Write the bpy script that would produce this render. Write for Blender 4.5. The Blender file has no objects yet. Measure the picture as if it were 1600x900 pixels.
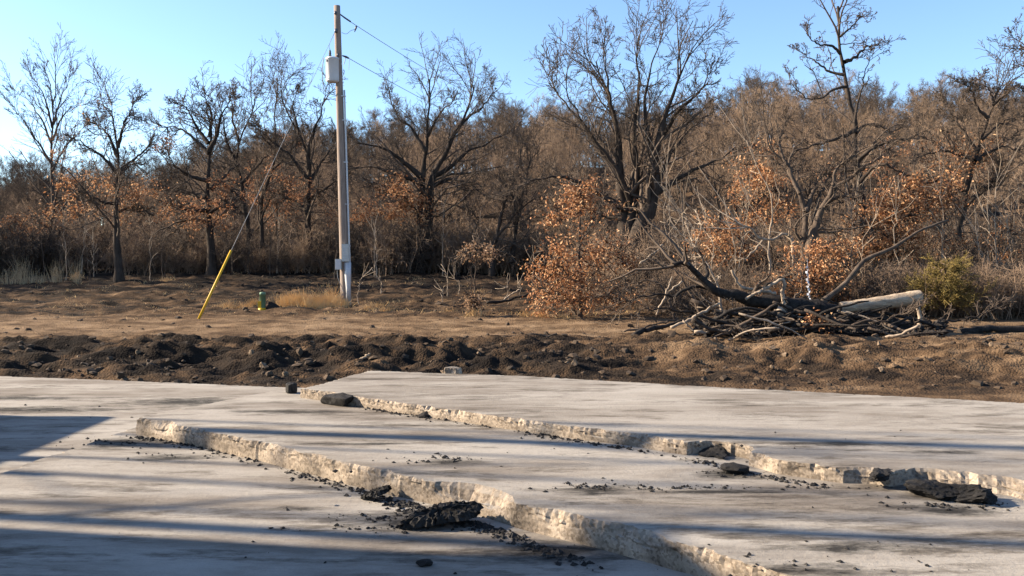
import bpy, bmesh, math, random
import numpy as np
from mathutils import Vector, Matrix

random.seed(7)
RNG = np.random.default_rng(11)
sc = bpy.context.scene
COL = sc.collection

# ------------------------------------------------------------------ camera
F = 1386.0
CAMZ = 1.75
PITCH = math.atan(50 / F)
cam = bpy.data.cameras.new('camera')
cam.sensor_width = 36.0
cam.lens = F / 1600 * 36
cam.clip_start = 0.1
cam.clip_end = 3000
cam_o = bpy.data.objects.new('camera', cam)
cam_o.location = (0, 0, CAMZ)
cam_o.rotation_euler = (math.pi / 2 - PITCH, 0, 0)
COL.objects.link(cam_o)
sc.camera = cam_o

# ------------------------------------------------------------------ sky + sun
SUN_EL = math.radians(26)
SUN_AZ = math.radians(-80)          # from +Y towards +X : sun stands at the left, a little ahead
w = bpy.data.worlds.new('World')
sc.world = w
w.use_nodes = True
nt = w.node_tree
nt.nodes.clear()
wo = nt.nodes.new('ShaderNodeOutputWorld')
bg = nt.nodes.new('ShaderNodeBackground')
sky = nt.nodes.new('ShaderNodeTexSky')
sky.sky_type = 'NISHITA'
sky.sun_disc = False
sky.sun_elevation = SUN_EL
sky.sun_rotation = SUN_AZ
sky.altitude = 200
sky.air_density = 0.9
sky.dust_density = 0.5
sky.ozone_density = 3.6
bg.inputs['Strength'].default_value = 0.08
nt.links.new(sky.outputs[0], bg.inputs[0])
nt.links.new(bg.outputs[0], wo.inputs[0])
sun = bpy.data.lights.new('sun', 'SUN')
sun.energy = 5.0
sun.angle = math.radians(0.5)
sun.color = (1.0, 0.85, 0.66)
sun_o = bpy.data.objects.new('sun', sun)
tosun = Vector((math.sin(SUN_AZ) * math.cos(SUN_EL), math.cos(SUN_AZ) * math.cos(SUN_EL), math.sin(SUN_EL)))
sun_o.rotation_euler = tosun.to_track_quat('Z', 'Y').to_euler()
sun_o.location = (-30, 10, 30)
COL.objects.link(sun_o)
sc.view_settings.view_transform = 'Standard'
sc.view_settings.look = 'None'
sc.view_settings.exposure = 1.85
sc.view_settings.gamma = 1
sc.cycles.use_denoising = True
sc.cycles.max_bounces = 5
sc.cycles.diffuse_bounces = 3
sc.cycles.transparent_max_bounces = 4

# ------------------------------------------------------------------ helpers
def ray(px, py):
    a = (px - 800) / F
    b = (450 - py) / F
    c, s = math.cos(PITCH), math.sin(PITCH)
    return np.array([a, c + b * s, -s + b * c])
def at(px, py, d):                      # a spot in the place, d metres ahead
    r = ray(px, py)
    return np.array([0, 0, CAMZ]) + r * (d / r[1])
def gp(px, py, z):                      # a spot on the level z
    r = ray(px, py)
    return np.array([0, 0, CAMZ]) + r * ((z - CAMZ) / r[2])
def nrm(v):
    return v / np.maximum(np.linalg.norm(v, axis=-1, keepdims=True), 1e-9)

_perm = np.random.default_rng(5).permutation(4096)
_ang = np.random.default_rng(6).uniform(0, 2 * np.pi, 4096)
def perlin(x, y, seed=0):
    xi = np.floor(x).astype(int); yi = np.floor(y).astype(int)
    xf = x - xi; yf = y - yi
    u = xf * xf * xf * (xf * (xf * 6 - 15) + 10); v = yf * yf * yf * (yf * (yf * 6 - 15) + 10)
    def g(ix, iy, dx, dy):
        a = _ang[_perm[(_perm[(ix + seed * 131) % 4096] + iy) % 4096]]
        return np.cos(a) * dx + np.sin(a) * dy
    n0 = g(xi, yi, xf, yf) * (1 - u) + g(xi + 1, yi, xf - 1, yf) * u
    n1 = g(xi, yi + 1, xf, yf - 1) * (1 - u) + g(xi + 1, yi + 1, xf - 1, yf - 1) * u
    return n0 * (1 - v) + n1 * v
def fbm(x, y, f, octs, seed=0, gain=0.5):
    t = 0; a = 1.0
    for o in range(octs):
        t = t + a * perlin(x * f, y * f, seed + o); f *= 2.03; a *= gain
    return t

def mesh_from(name, verts, quads=None, tris=None, smooth=True):
    me = bpy.data.meshes.new(name)
    verts = np.asarray(verts, dtype=np.float32).reshape(-1, 3)
    nq = 0 if quads is None else len(quads); ntr = 0 if tris is None else len(tris)
    me.vertices.add(len(verts)); me.vertices.foreach_set('co', verts.ravel())
    loops = []
    if nq: loops.append(np.asarray(quads, dtype=np.int32).ravel())
    if ntr: loops.append(np.asarray(tris, dtype=np.int32).ravel())
    lp = np.concatenate(loops)
    me.loops.add(len(lp)); me.loops.foreach_set('vertex_index', lp)
    starts = np.concatenate([np.arange(nq) * 4, nq * 4 + np.arange(ntr) * 3]).astype(np.int32)
    me.polygons.add(nq + ntr); me.polygons.foreach_set('loop_start', starts)
    me.polygons.foreach_set('use_smooth', np.full(nq + ntr, smooth, dtype=bool))
    me.update(calc_edges=True); me.validate()
    return me
class MB:                                # collects geometry for one mesh
    def __init__(s): s.v = []; s.q = []; s.t = []; s.n = 0
    def add(s, v, q=None, t=None):
        v = np.asarray(v, dtype=float).reshape(-1, 3)
        s.v.append(v)
        if q is not None and len(q): s.q.append(np.asarray(q) + s.n)
        if t is not None and len(t): s.t.append(np.asarray(t) + s.n)
        s.n += len(v)
    def mesh(s, name, smooth=True):
        return mesh_from(name, np.concatenate(s.v), np.concatenate(s.q) if s.q else None, np.concatenate(s.t) if s.t else None, smooth)
    def build(s, name, m, parent=None, smooth=True):
        return obj(name, s.mesh(name, smooth), m, parent)
def obj(name, me, m, parent=None):
    o = bpy.data.objects.new(name, me)
    if m is not None and not me.materials:
        me.materials.append(m)
    COL.objects.link(o)
    if parent is not None:
        o.parent = parent
        o.matrix_parent_inverse = Matrix.Translation(-Vector(parent.location))
    return o
def tag(o, label=None, cat=None, group=None, kind=None):
    if label: o['label'] = label
    if cat: o['category'] = cat
    if group: o['group'] = group
    if kind: o['kind'] = kind
    return o
def empty(name, loc, label, cat, group=None):
    o = bpy.data.objects.new(name, None)
    o.empty_display_size = 0.2
    o.location = Vector([float(c) for c in loc])
    COL.objects.link(o)
    return tag(o, label, cat, group)

def tubes(mb, pts, rad, S=5, cap=False):
    pts = np.asarray(pts, dtype=float); rad = np.asarray(rad, dtype=float)
    if pts.ndim == 2: pts = pts[None]; rad = rad[None]
    B, N, _ = pts.shape
    if B == 0: return
    t = nrm(np.gradient(pts, axis=1))
    m = nrm(pts[:, -1] - pts[:, 0])
    alt = np.where(np.abs(m[:, 2:3]) > 0.8, np.array([[1.0, 0.1, 0]]), np.array([[0.1, 0.05, 1.0]]))
    ref = nrm(np.cross(m, alt))[:, None, :]
    n1 = nrm(ref - (ref * t).sum(-1, keepdims=True) * t)
    n2 = np.cross(t, n1)
    a = np.arange(S) * 2 * np.pi / S
    ring = pts[:, :, None, :] + rad[:, :, None, None] * (np.cos(a)[None, None, :, None] * n1[:, :, None, :] + np.sin(a)[None, None, :, None] * n2[:, :, None, :])
    b = np.arange(B)[:, None, None] * N * S; i = np.arange(N - 1)[None, :, None] * S; k = np.arange(S)[None, None, :]; k2 = (k + 1) % S
    q = np.stack([b + i + k, b + i + k2, b + i + S + k2, b + i + S + k], -1).reshape(-1, 4)
    v = ring.reshape(-1, 3)
    tr = None
    if cap:
        c = np.concatenate([pts[:, 0], pts[:, -1]]); n0 = len(v)
        v = np.concatenate([v, c]); tr = []
        for bi in range(B):
            for kk in range(S):
                tr.append((n0 + bi, bi * N * S + (kk + 1) % S, bi * N * S + kk))
                o_ = bi * N * S + (N - 1) * S
                tr.append((n0 + B + bi, o_ + kk, o_ + (kk + 1) % S))
    mb.add(v, q, tr)
def box(mb, c, s, R=None):
    v = np.array([[x, y, z] for x in (-.5, .5) for y in (-.5, .5) for z in (-.5, .5)]) * np.array(s)
    if R is not None: v = v @ np.array(R).T
    mb.add(v + np.array(c), [(0, 1, 3, 2), (4, 6, 7, 5), (0, 4, 5, 1), (2, 3, 7, 6), (0, 2, 6, 4), (1, 5, 7, 3)])

def walk(starts, dirs, lens, nseg, wob, trop):
    """random-walk polylines, all branches of a level at once"""
    B = len(starts)
    pts = np.zeros((B, nseg + 1, 3)); pts[:, 0] = starts
    d = nrm(dirs.copy()); st = (lens / nseg)[:, None]
    for i in range(nseg):
        d = nrm(d + RNG.normal(0, wob, (B, 3)) + np.array([0, 0, trop]))
        pts[:, i + 1] = pts[:, i] + d * st
    return pts
def spawn(pts, rad, k, tmin, ang, ratio, rr, jitter=0.25, lens=None, tmax=1.0):
    """k children on each parent polyline -> starts, dirs, lens, radii"""
    B, N, _ = pts.shape
    if lens is None: lens = np.linalg.norm(np.diff(pts, axis=1), axis=2).sum(1)
    t = np.clip(tmin + (tmax - tmin) * (np.arange(k)[None, :] + RNG.uniform(0, 1, (B, k))) / k, 0, .999)
    f = t * (N - 1); i = f.astype(int); u = (f - i)[..., None]
    bi = np.arange(B)[:, None]
    p = pts[bi, i] * (1 - u) + pts[bi, i + 1] * u
    tg = nrm(pts[bi, i + 1] - pts[bi, i])
    r = rad[bi, i] * (1 - u[..., 0]) + rad[bi, i + 1] * u[..., 0]
    rnd = RNG.normal(0, 1, (B, k, 3)); perp = nrm(rnd - (rnd * tg).sum(-1, keepdims=True) * tg)
    a = np.radians(RNG.normal(ang, ang * jitter, (B, k)))[..., None]
    d = tg * np.cos(a) + perp * np.sin(a)
    ln = lens[:, None] * ratio * (1.15 - 0.75 * t) * RNG.uniform(.6, 1.3, (B, k))
    return p.reshape(-1, 3), d.reshape(-1, 3), ln.ravel(), (r * rr).ravel()
def taper(r0, n, end=0.25, floor=0.004):
    return np.maximum(r0[:, None] * np.linspace(1, end, n)[None, :], floor)

def smooth_line(P, n):
    P = np.asarray(P, dtype=float)
    if len(P) == 2: P = np.array([P[0], (P[0] + P[1]) / 2, P[1]])
    Q = np.vstack([2 * P[0] - P[1], P, 2 * P[-1] - P[-2]])
    seg = np.linalg.norm(np.diff(P, axis=0), axis=1); cum = np.concatenate([[0], np.cumsum(seg)]) / seg.sum()
    out = []
    for s in np.linspace(0, 1, n):
        i = min(np.searchsorted(cum, s, side='right') - 1, len(P) - 2)
        u = (s - cum[i]) / (cum[i + 1] - cum[i])
        p0, p1, p2, p3 = Q[i], Q[i + 1], Q[i + 2], Q[i + 3]
        out.append(.5 * (2 * p1 + (p2 - p0) * u + (2 * p0 - 5 * p1 + 4 * p2 - p3) * u * u + (3 * p1 - p0 - 3 * p2 + p3) * u ** 3))
    return np.array(out)

# ------------------------------------------------------------------ materials
def mat(name):
    m = bpy.data.materials.new(name); m.use_nodes = True
    n = m.node_tree; b = n.nodes['Principled BSDF']
    b.inputs['Specular IOR Level'].default_value = 0.25
    return m, n, b
def noise(n, scale, detail=6, rough=.55, vec=None, dist=0.0):
    t = n.nodes.new('ShaderNodeTexNoise')
    t.inputs['Scale'].default_value = scale; t.inputs['Detail'].default_value = detail; t.inputs['Roughness'].default_value = rough
    t.inputs['Distortion'].default_value = dist
    if vec is not None: n.links.new(vec, t.inputs['Vector'])
    return t.outputs['Fac']
def ramp(n, fac, stops):
    r = n.nodes.new('ShaderNodeValToRGB')
    while len(r.color_ramp.elements) < len(stops): r.color_ramp.elements.new(0.5)
    for e, (p, c) in zip(r.color_ramp.elements, stops):
        e.position = p; e.color = (*c, 1) if len(c) == 3 else c
    n.links.new(fac, r.inputs[0])
    return r.outputs[0]
def mix(n, fac, a, b, mode='MIX'):
    m = n.nodes.new('ShaderNodeMix'); m.data_type = 'RGBA'; m.blend_type = mode
    for s, v in ((m.inputs[0], fac), (m.inputs[6], a), (m.inputs[7], b)):
        if hasattr(v, 'links'): n.links.new(v, s)
        elif isinstance(v, (int, float)): s.default_value = v
        else: s.default_value = (*v, 1)
    return m.outputs[2]
def coords(n, scale=(1, 1, 1), rot=(0, 0, 0)):
    g = n.nodes.new('ShaderNodeNewGeometry'); mp = n.nodes.new('ShaderNodeMapping')
    mp.inputs['Scale'].default_value = scale; mp.inputs['Rotation'].default_value = rot
    n.links.new(g.outputs['Position'], mp.inputs['Vector'])
    return mp.outputs[0]
def objcoords(n, scale=(1, 1, 1)):
    g = n.nodes.new('ShaderNodeTexCoord'); mp = n.nodes.new('ShaderNodeMapping')
    mp.inputs['Scale'].default_value = scale
    n.links.new(g.outputs['Object'], mp.inputs['Vector'])
    return mp.outputs[0]
def bump(n, b, h, strength=.5, dist=.02):
    k = n.nodes.new('ShaderNodeBump'); k.inputs['Strength'].default_value = strength; k.inputs['Distance'].default_value = dist
    n.links.new(h, k.inputs['Height']); n.links.new(k.outputs[0], b.inputs['Normal'])
def simple(name, c1, c2, scale=8, rough=.85, bm=.4, bd=.02, sc3=(1, 1, 1), metal=0.0):
    m, n, b = mat(name)
    v = objcoords(n, sc3)
    f = noise(n, scale, 6, .6, v)
    n.links.new(ramp(n, f, [(.3, c1), (.7, c2)]), b.inputs['Base Color'])
    b.inputs['Roughness'].default_value = rough; b.inputs['Metallic'].default_value = metal
    if 'charred' in name or 'bark' in name or 'charcoal' in name: b.inputs['Specular IOR Level'].default_value = .08
    if bm: bump(n, b, noise(n, scale * 3, 5, .6, v), bm, bd)
    return m
M = {}
M['bark'] = simple('bark_dark', (.022, .018, .015), (.068, .053, .043), 6, .95, .7, .03, (1, 1, .35))
M['bark_mid'] = simple('bark_brown', (.045, .034, .027), (.115, .088, .068), 6, .95, .6, .03, (1, 1, .35))
M['bark_pale'] = simple('bark_pale', (.12, .092, .07), (.38, .305, .23), 7, .9, .5, .02, (1, 1, .5))
M['twig'] = simple('twig_brown', (.050, .038, .030), (.105, .078, .058), 3, .95, 0)
M['twig_far'] = simple('twig_tan', (.115, .080, .055), (.28, .195, .132), .6, .95, 0)
M['twig_pale'] = simple('twig_pale', (.22, .17, .125), (.40, .32, .24), 3, .95, 0)
M['charred'] = simple('charred_wood', (.010, .009, .009), (.045, .038, .033), 9, .8, .8, .03)
M['log'] = simple('weathered_log', (.20, .145, .10), (.47, .375, .27), 5, .9, .9, .03, (.8, 3, 3))
M['charcoal'] = simple('charcoal', (.006, .006, .006), (.042, .039, .037), 14, .7, .8, .01)
M['stone'] = simple('stone', (.10, .072, .046), (.21, .15, .10), 9, .9, .5, .02)
M['clod'] = simple('soil_clod', (.018, .014, .011), (.085, .057, .036), 1.6, .95, .7, .02)
M['straw'] = simple('straw', (.46, .30, .13), (.64, .45, .23), 2, .9, 0)
M['straw_pale'] = simple('straw_pale', (.28, .21, .12), (.42, .33, .21), 2, .9, 0)
M['steel'] = simple('galvanised_steel', (.42, .43, .44), (.52, .53, .54), 12, .5, .1, .002, metal=.3)
M['tank'] = simple('painted_tank', (.46, .465, .47), (.52, .52, .52), 3, .45, 0)
M['box_paint'] = simple('box_paint', (.38, .40, .37), (.46, .475, .45), 5, .5, 0)
M['porcelain'] = simple('dark_porcelain', (.06, .065, .08), (.10, .11, .13), 5, .3, 0)
M['wire'] = simple('wire', (.16, .17, .18), (.22, .23, .24), 5, .5, 0)
M['yellow'] = simple('yellow_plastic', (.50, .29, .015), (.60, .36, .02), 3, .5, 0)
M['green'] = simple('green_plastic', (.09, .17, .10), (.13, .22, .14), 3, .5, 0)
M['white_tape'] = simple('white_tape', (.36, .38, .43), (.48, .50, .55), 4, .5, 0)
M['siding'] = simple('house_siding', (.50, .47, .42), (.58, .55, .5), 2, .8, 0)
M['roofing'] = simple('roof_shingle', (.06, .06, .06), (.10, .10, .10), 12, .9, .3, .01)
M['cedar'] = simple('cedar_needles', (.075, .06, .018), (.23, .165, .05), 3.5, .9, 0)

m, n, b = mat('pole_wood'); v = objcoords(n, (14, 14, .7))
n.links.new(ramp(n, noise(n, 2.2, 8, .65, v), [(.25, (.12, .09, .07)), (.5, (.22, .172, .142)), (.78, (.31, .255, .218))]), b.inputs['Base Color'])
bump(n, b, noise(n, 4, 6, .6, v), .5, .01); b.inputs['Roughness'].default_value = .9
M['pole'] = m

def leafmat(name, cols):
    m, n, b = mat(name)
    g = n.nodes.new('ShaderNodeNewGeometry')
    c = ramp(n, g.outputs['Random Per Island'], [(i / (len(cols) - 1), k) for i, k in enumerate(cols)])
    n.links.new(c, b.inputs['Base Color']); b.inputs['Roughness'].default_value = .65
    tr = n.nodes.new('ShaderNodeBsdfTranslucent'); n.links.new(c, tr.inputs[0])
    mx = n.nodes.new('ShaderNodeMixShader'); mx.inputs[0].default_value = .3
    n.links.new(b.outputs[0], mx.inputs[1]); n.links.new(tr.outputs[0], mx.inputs[2])
    n.links.new(mx.outputs[0], n.nodes['Material Output'].inputs[0])
    return m
M['leaf_rust'] = leafmat('leaf_rust', [(.12, .048, .021), (.31, .138, .060), (.46, .235, .110), (.62, .40, .22)])
M['leaf_dull'] = leafmat('leaf_dull', [(.10, .042, .022), (.25, .108, .050), (.39, .19, .09), (.48, .28, .15)])
M['leaf_tan'] = leafmat('leaf_tan', [(.22, .125, .066), (.35, .22, .13), (.45, .31, .205)])

# soil : colour follows a per-vertex soil map (track, ash, clay) broken by noise
m, n, b = mat('soil')
v = coords(n)
at_ = n.nodes.new('ShaderNodeAttribute'); at_.attribute_name = 'soil'; at_.attribute_type = 'GEOMETRY'
add = n.nodes.new('ShaderNodeMath'); add.operation = 'ADD'
sub = n.nodes.new('ShaderNodeMath'); sub.operation = 'MULTIPLY_ADD'; sub.inputs[1].default_value = 1.5; sub.inputs[2].default_value = -.75
n.links.new(noise(n, 1.3, 12, .72, v, .4), sub.inputs[0])
n.links.new(at_.outputs['Fac'], add.inputs[0]); n.links.new(sub.outputs[0], add.inputs[1])
base = ramp(n, add.outputs[0], [(.05, (.011, .009, .008)), (.28, (.027, .020, .015)), (.50, (.074, .047, .028)), (.74, (.142, .094, .056)), (1, (.21, .145, .090))])
peb = n.nodes.new('ShaderNodeTexVoronoi'); peb.inputs['Scale'].default_value = 26; n.links.new(v, peb.inputs['Vector'])
speck = ramp(n, peb.outputs['Distance'], [(.0, (1.35, 1.3, 1.2)), (.2, (1.08, 1.06, 1.04)), (.5, (.86, .86, .86))])
n.links.new(mix(n, .8, base, speck, 'MULTIPLY'), b.inputs['Base Color'])
b.inputs['Roughness'].default_value = 1.0; b.inputs['Specular IOR Level'].default_value = .05
hh = n.nodes.new('ShaderNodeMath'); hh.operation = 'ADD'
n.links.new(noise(n, 14, 8, .7, v), hh.inputs[0]); n.links.new(peb.outputs['Distance'], hh.inputs[1])
bump(n, b, hh.outputs[0], .6, .03)
M['soil'] = m

# concrete : trowelled top with soot streaks, cream broken sides
m, n, b = mat('concrete')
v = coords(n); vs = coords(n, (.34, 1.25, 1), (0, 0, .16))
big = ramp(n, noise(n, 1.1, 12, .72, vs, .15), [(.31, (.10, .082, .066)), (.43, (.178, .156, .132)), (.54, (.258, .236, .206)), (.74, (.335, .312, .278))])
soot = ramp(n, noise(n, 2.3, 14, .76, vs, .15), [(.30, (.12, .115, .11)), (.39, (.46, .44, .42)), (.48, (1, 1, 1))])
top = mix(n, 1.0, big, soot, 'MULTIPLY')
fleck = ramp(n, noise(n, 11, 10, .8, v), [(.30, (.18, .17, .16)), (.37, (1, 1, 1))])
top = mix(n, .85, top, fleck, 'MULTIPLY')
SPOTS = [(200, 692, 0, .55, .22), (268, 716, 0, .38, .12), (630, 815, 0, .42, .20), (705, 718, .18, .26, .10), (930, 762, .18, .42, .10), (1100, 764, .18, .75, .05), (1146, 738, .18, .26, .12), (1490, 792, .18, .45, .10), (860, 862, 0, .5, .2), (1330, 850, .18, .5, .07),
         (1390, 745, .285, .5, .16), (1100, 693, .285, .4, .10), (60, 640, -.18, 1.2, .22), (20, 622, -.18, 1.3, .14), (300, 628, -.18, 1.0, .3), (450, 640, .18, .7, .10), (1480, 702, .285, .35, .06), (1330, 690, .285, .6, .07), (430, 828, 0, .10, .03), (560, 690, .18, .5, .05), (1250, 885, .18, .5, .08), (470, 795, 0, .3, .05)]
tot = None
wob = noise(n, 5.0, 10, .75, coords(n, (.6, 1.4, 1)))
for (px, py, z_, rx, ry) in SPOTS:                     # soot left where things burnt
    c_ = gp(px, py, z_)
    vm = n.nodes.new('ShaderNodeVectorMath'); vm.operation = 'SUBTRACT'; vm.inputs[1].default_value = (c_[0], c_[1], z_)
    gq = n.nodes.new('ShaderNodeNewGeometry'); n.links.new(gq.outputs['Position'], vm.inputs[0])
    v2 = n.nodes.new('ShaderNodeVectorMath'); v2.operation = 'MULTIPLY'; v2.inputs[1].default_value = (.8 / rx, .62 / ry, 6); n.links.new(vm.outputs[0], v2.inputs[0])
    v3 = n.nodes.new('ShaderNodeVectorMath'); v3.operation = 'LENGTH'; n.links.new(v2.outputs[0], v3.inputs[0])
    if tot is None: tot = v3.outputs['Value']
    else:
        mm = n.nodes.new('ShaderNodeMath'); mm.operation = 'MINIMUM'; n.links.new(tot, mm.inputs[0]); n.links.new(v3.outputs['Value'], mm.inputs[1]); tot = mm.outputs[0]
mw = n.nodes.new('ShaderNodeMath'); mw.operation = 'MULTIPLY_ADD'; mw.inputs[1].default_value = 2.8; n.links.new(wob, mw.inputs[0]); n.links.new(tot, mw.inputs[2])
burn = ramp(n, mw.outputs[0], [(0, (0, 0, 0)), (1, (1, 1, 1))])
mr2 = n.nodes.new('ShaderNodeMapRange'); mr2.inputs[1].default_value = 1.55; mr2.inputs[2].default_value = 2.3; mr2.inputs[3].default_value = .12; mr2.inputs[4].default_value = 1.0; n.links.new(mw.outputs[0], mr2.inputs[0])
cmb = n.nodes.new('ShaderNodeCombineXYZ')
for i_ in range(3): n.links.new(mr2.outputs[0], cmb.inputs[i_])
top = mix(n, 1.0, top, cmb.outputs[0], 'MULTIPLY')
grain = ramp(n, noise(n, 60, 4, .7, v), [(.2, (.86, .85, .84)), (.8, (1.08, 1.08, 1.08))])
top = mix(n, 1.0, top, grain, 'MULTIPLY')
vz = coords(n, (1, 1, 1.6))
side = ramp(n, noise(n, 2.6, 10, .68, vz, .3), [(.32, (.028, .025, .022)), (.41, (.17, .14, .11)), (.53, (.28, .232, .182)), (.76, (.42, .365, .30))])
va = n.nodes.new('ShaderNodeTexVoronoi'); va.inputs['Scale'].default_value = 60; n.links.new(v, va.inputs['Vector'])
agg = ramp(n, va.outputs['Color'], [(.15, (.50, .46, .42)), (.5, (.95, .94, .92)), (.85, (1.15, 1.12, 1.08))])
side = mix(n, .8, side, agg, 'MULTIPLY')
g = n.nodes.new('ShaderNodeNewGeometry'); sx = n.nodes.new('ShaderNodeSeparateXYZ'); n.links.new(g.outputs['True Normal'], sx.inputs[0])
mr = n.nodes.new('ShaderNodeMapRange'); mr.inputs[1].default_value = .75; mr.inputs[2].default_value = .97; n.links.new(sx.outputs['Z'], mr.inputs[0])
n.links.new(mix(n, mr.outputs[0], side, top), b.inputs['Base Color'])
b.inputs['Roughness'].default_value = .9; b.inputs['Specular IOR Level'].default_value = .15
bump(n, b, noise(n, 26, 10, .75, v), .55, .016)
M['concrete'] = m

# ------------------------------------------------------------------ ground
YT = ([-400, 0, 250, 400, 600, 800, 1000, 1150, 1600, 2000], [265, 265, 258, 205, 188, 168, 165, 142, 137, 137])
def hill130(x, y):
    px = 800 + F * x / np.maximum(y, 20)
    yt = np.interp(px, *YT)
    return CAMZ + (400 - yt) / F * 130 - 9.0
PY = [-80, 9, 13.2, 14.4, 16.5, 18.5, 20.5, 24, 30, 38, 48]
PZ = [-.34, -.34, -.32, -.24, -.08, -.06, -.08, .0, .10, .62, 1.2]
def ground(x, y, fine=True):
    x = np.asarray(x, dtype=float); y = np.asarray(y, dtype=float)
    z = np.interp(y, PY, PZ)
    h = hill130(x, y)
    far = np.where(y > 48, np.where(y < 130, (h - 1.2) * (y - 48) / 82, (h - 1.2) * (1 + np.minimum(y - 130, 60) / 200)), 0)
    z = z + far
    amp = np.interp(y, [13.3, 14.6, 15.5, 18.8, 20.3, 25, 27, 46, 60], [0, .6, 1, 1, .18, .20, .55, .6, 1.0])
    lum = fbm(x, y * 1.5, .5, 2, 3) * .26 + fbm(x, y * 1.5, 1.4, 3, 9) * .15 * (.6 + .8 * np.clip(.6 - (x - 1) / 4, 0, 1))
    bil = (np.abs(fbm(x, y * 1.2, 1.9, 3, 21)) - .25) * .13 * (.35 + np.clip(fbm(x, y, .3, 2, 61) * 2 + .6, 0, 1.2))
    z = z + amp * (lum + bil)
    z = z + .16 * np.exp(-((x - 3.6) / 2.2) ** 2 - ((y - 16.2) / 1.3) ** 2) + .16 * np.exp(-((x - 7.5) / 2.5) ** 2 - ((y - 15.6) / 1.2) ** 2)
    if fine:
        z = z + np.interp(y, [13, 14.5, 50, 70], [.0, 1, 1, .3]) * fbm(x, y, 6.0, 3, 33, .6) * np.interp(y, [14, 20, 24, 30], [.040, .022, .018, .040])
    return z
def gz(x, y): return float(ground(np.array([x]), np.array([y]))[0])
def gat(px, d):
    x = (px - 800) / F * d
    return np.array([x, d, gz(x, d)])

ys = np.concatenate([np.linspace(-60, 11, 24), np.linspace(11.3, 13, 10), np.linspace(13.1, 21, 210), np.linspace(21.1, 34, 150), np.linspace(34.2, 52, 90), np.linspace(53, 140, 70), np.linspace(145, 1500, 30)])
us = np.linspace(-1, 1, 400)
us = us * (.55 + .45 * us ** 2)
Yg, Ug = np.meshgrid(ys, us, indexing='ij')
Xg = Ug * np.maximum(24, 1.15 * Yg)
Zg = ground(Xg, Yg)
nr, nc = Yg.shape
idx = np.arange(nr * nc).reshape(nr, nc)
qd = np.stack([idx[:-1, :-1], idx[:-1, 1:], idx[1:, 1:], idx[1:, :-1]], -1).reshape(-1, 4)
gme = mesh_from('ground', np.stack([Xg, Yg, Zg], -1).reshape(-1, 3), qd)
soil = np.interp(Yg, [13, 14.5, 18.8, 20.4, 22, 24.5, 26.5, 30, 37, 40, 60], [.38, .30, .36, .64, .78, .70, .46, .36, .30, .24, .34])
soil = soil + .26 * np.exp(-((Yg - 16.5) / 3.5) ** 2) * np.clip((Xg - 1.5) / 2.5, -.25, 1)
soil = soil + .38 * fbm(Xg, Yg * 2.0, .5, 5, 55, .65)
a = gme.attributes.new('soil', 'FLOAT', 'POINT')
a.data.foreach_set('value', soil.ravel().astype(np.float32))
tag(obj('ground', gme, M['soil']), kind='structure')

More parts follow.
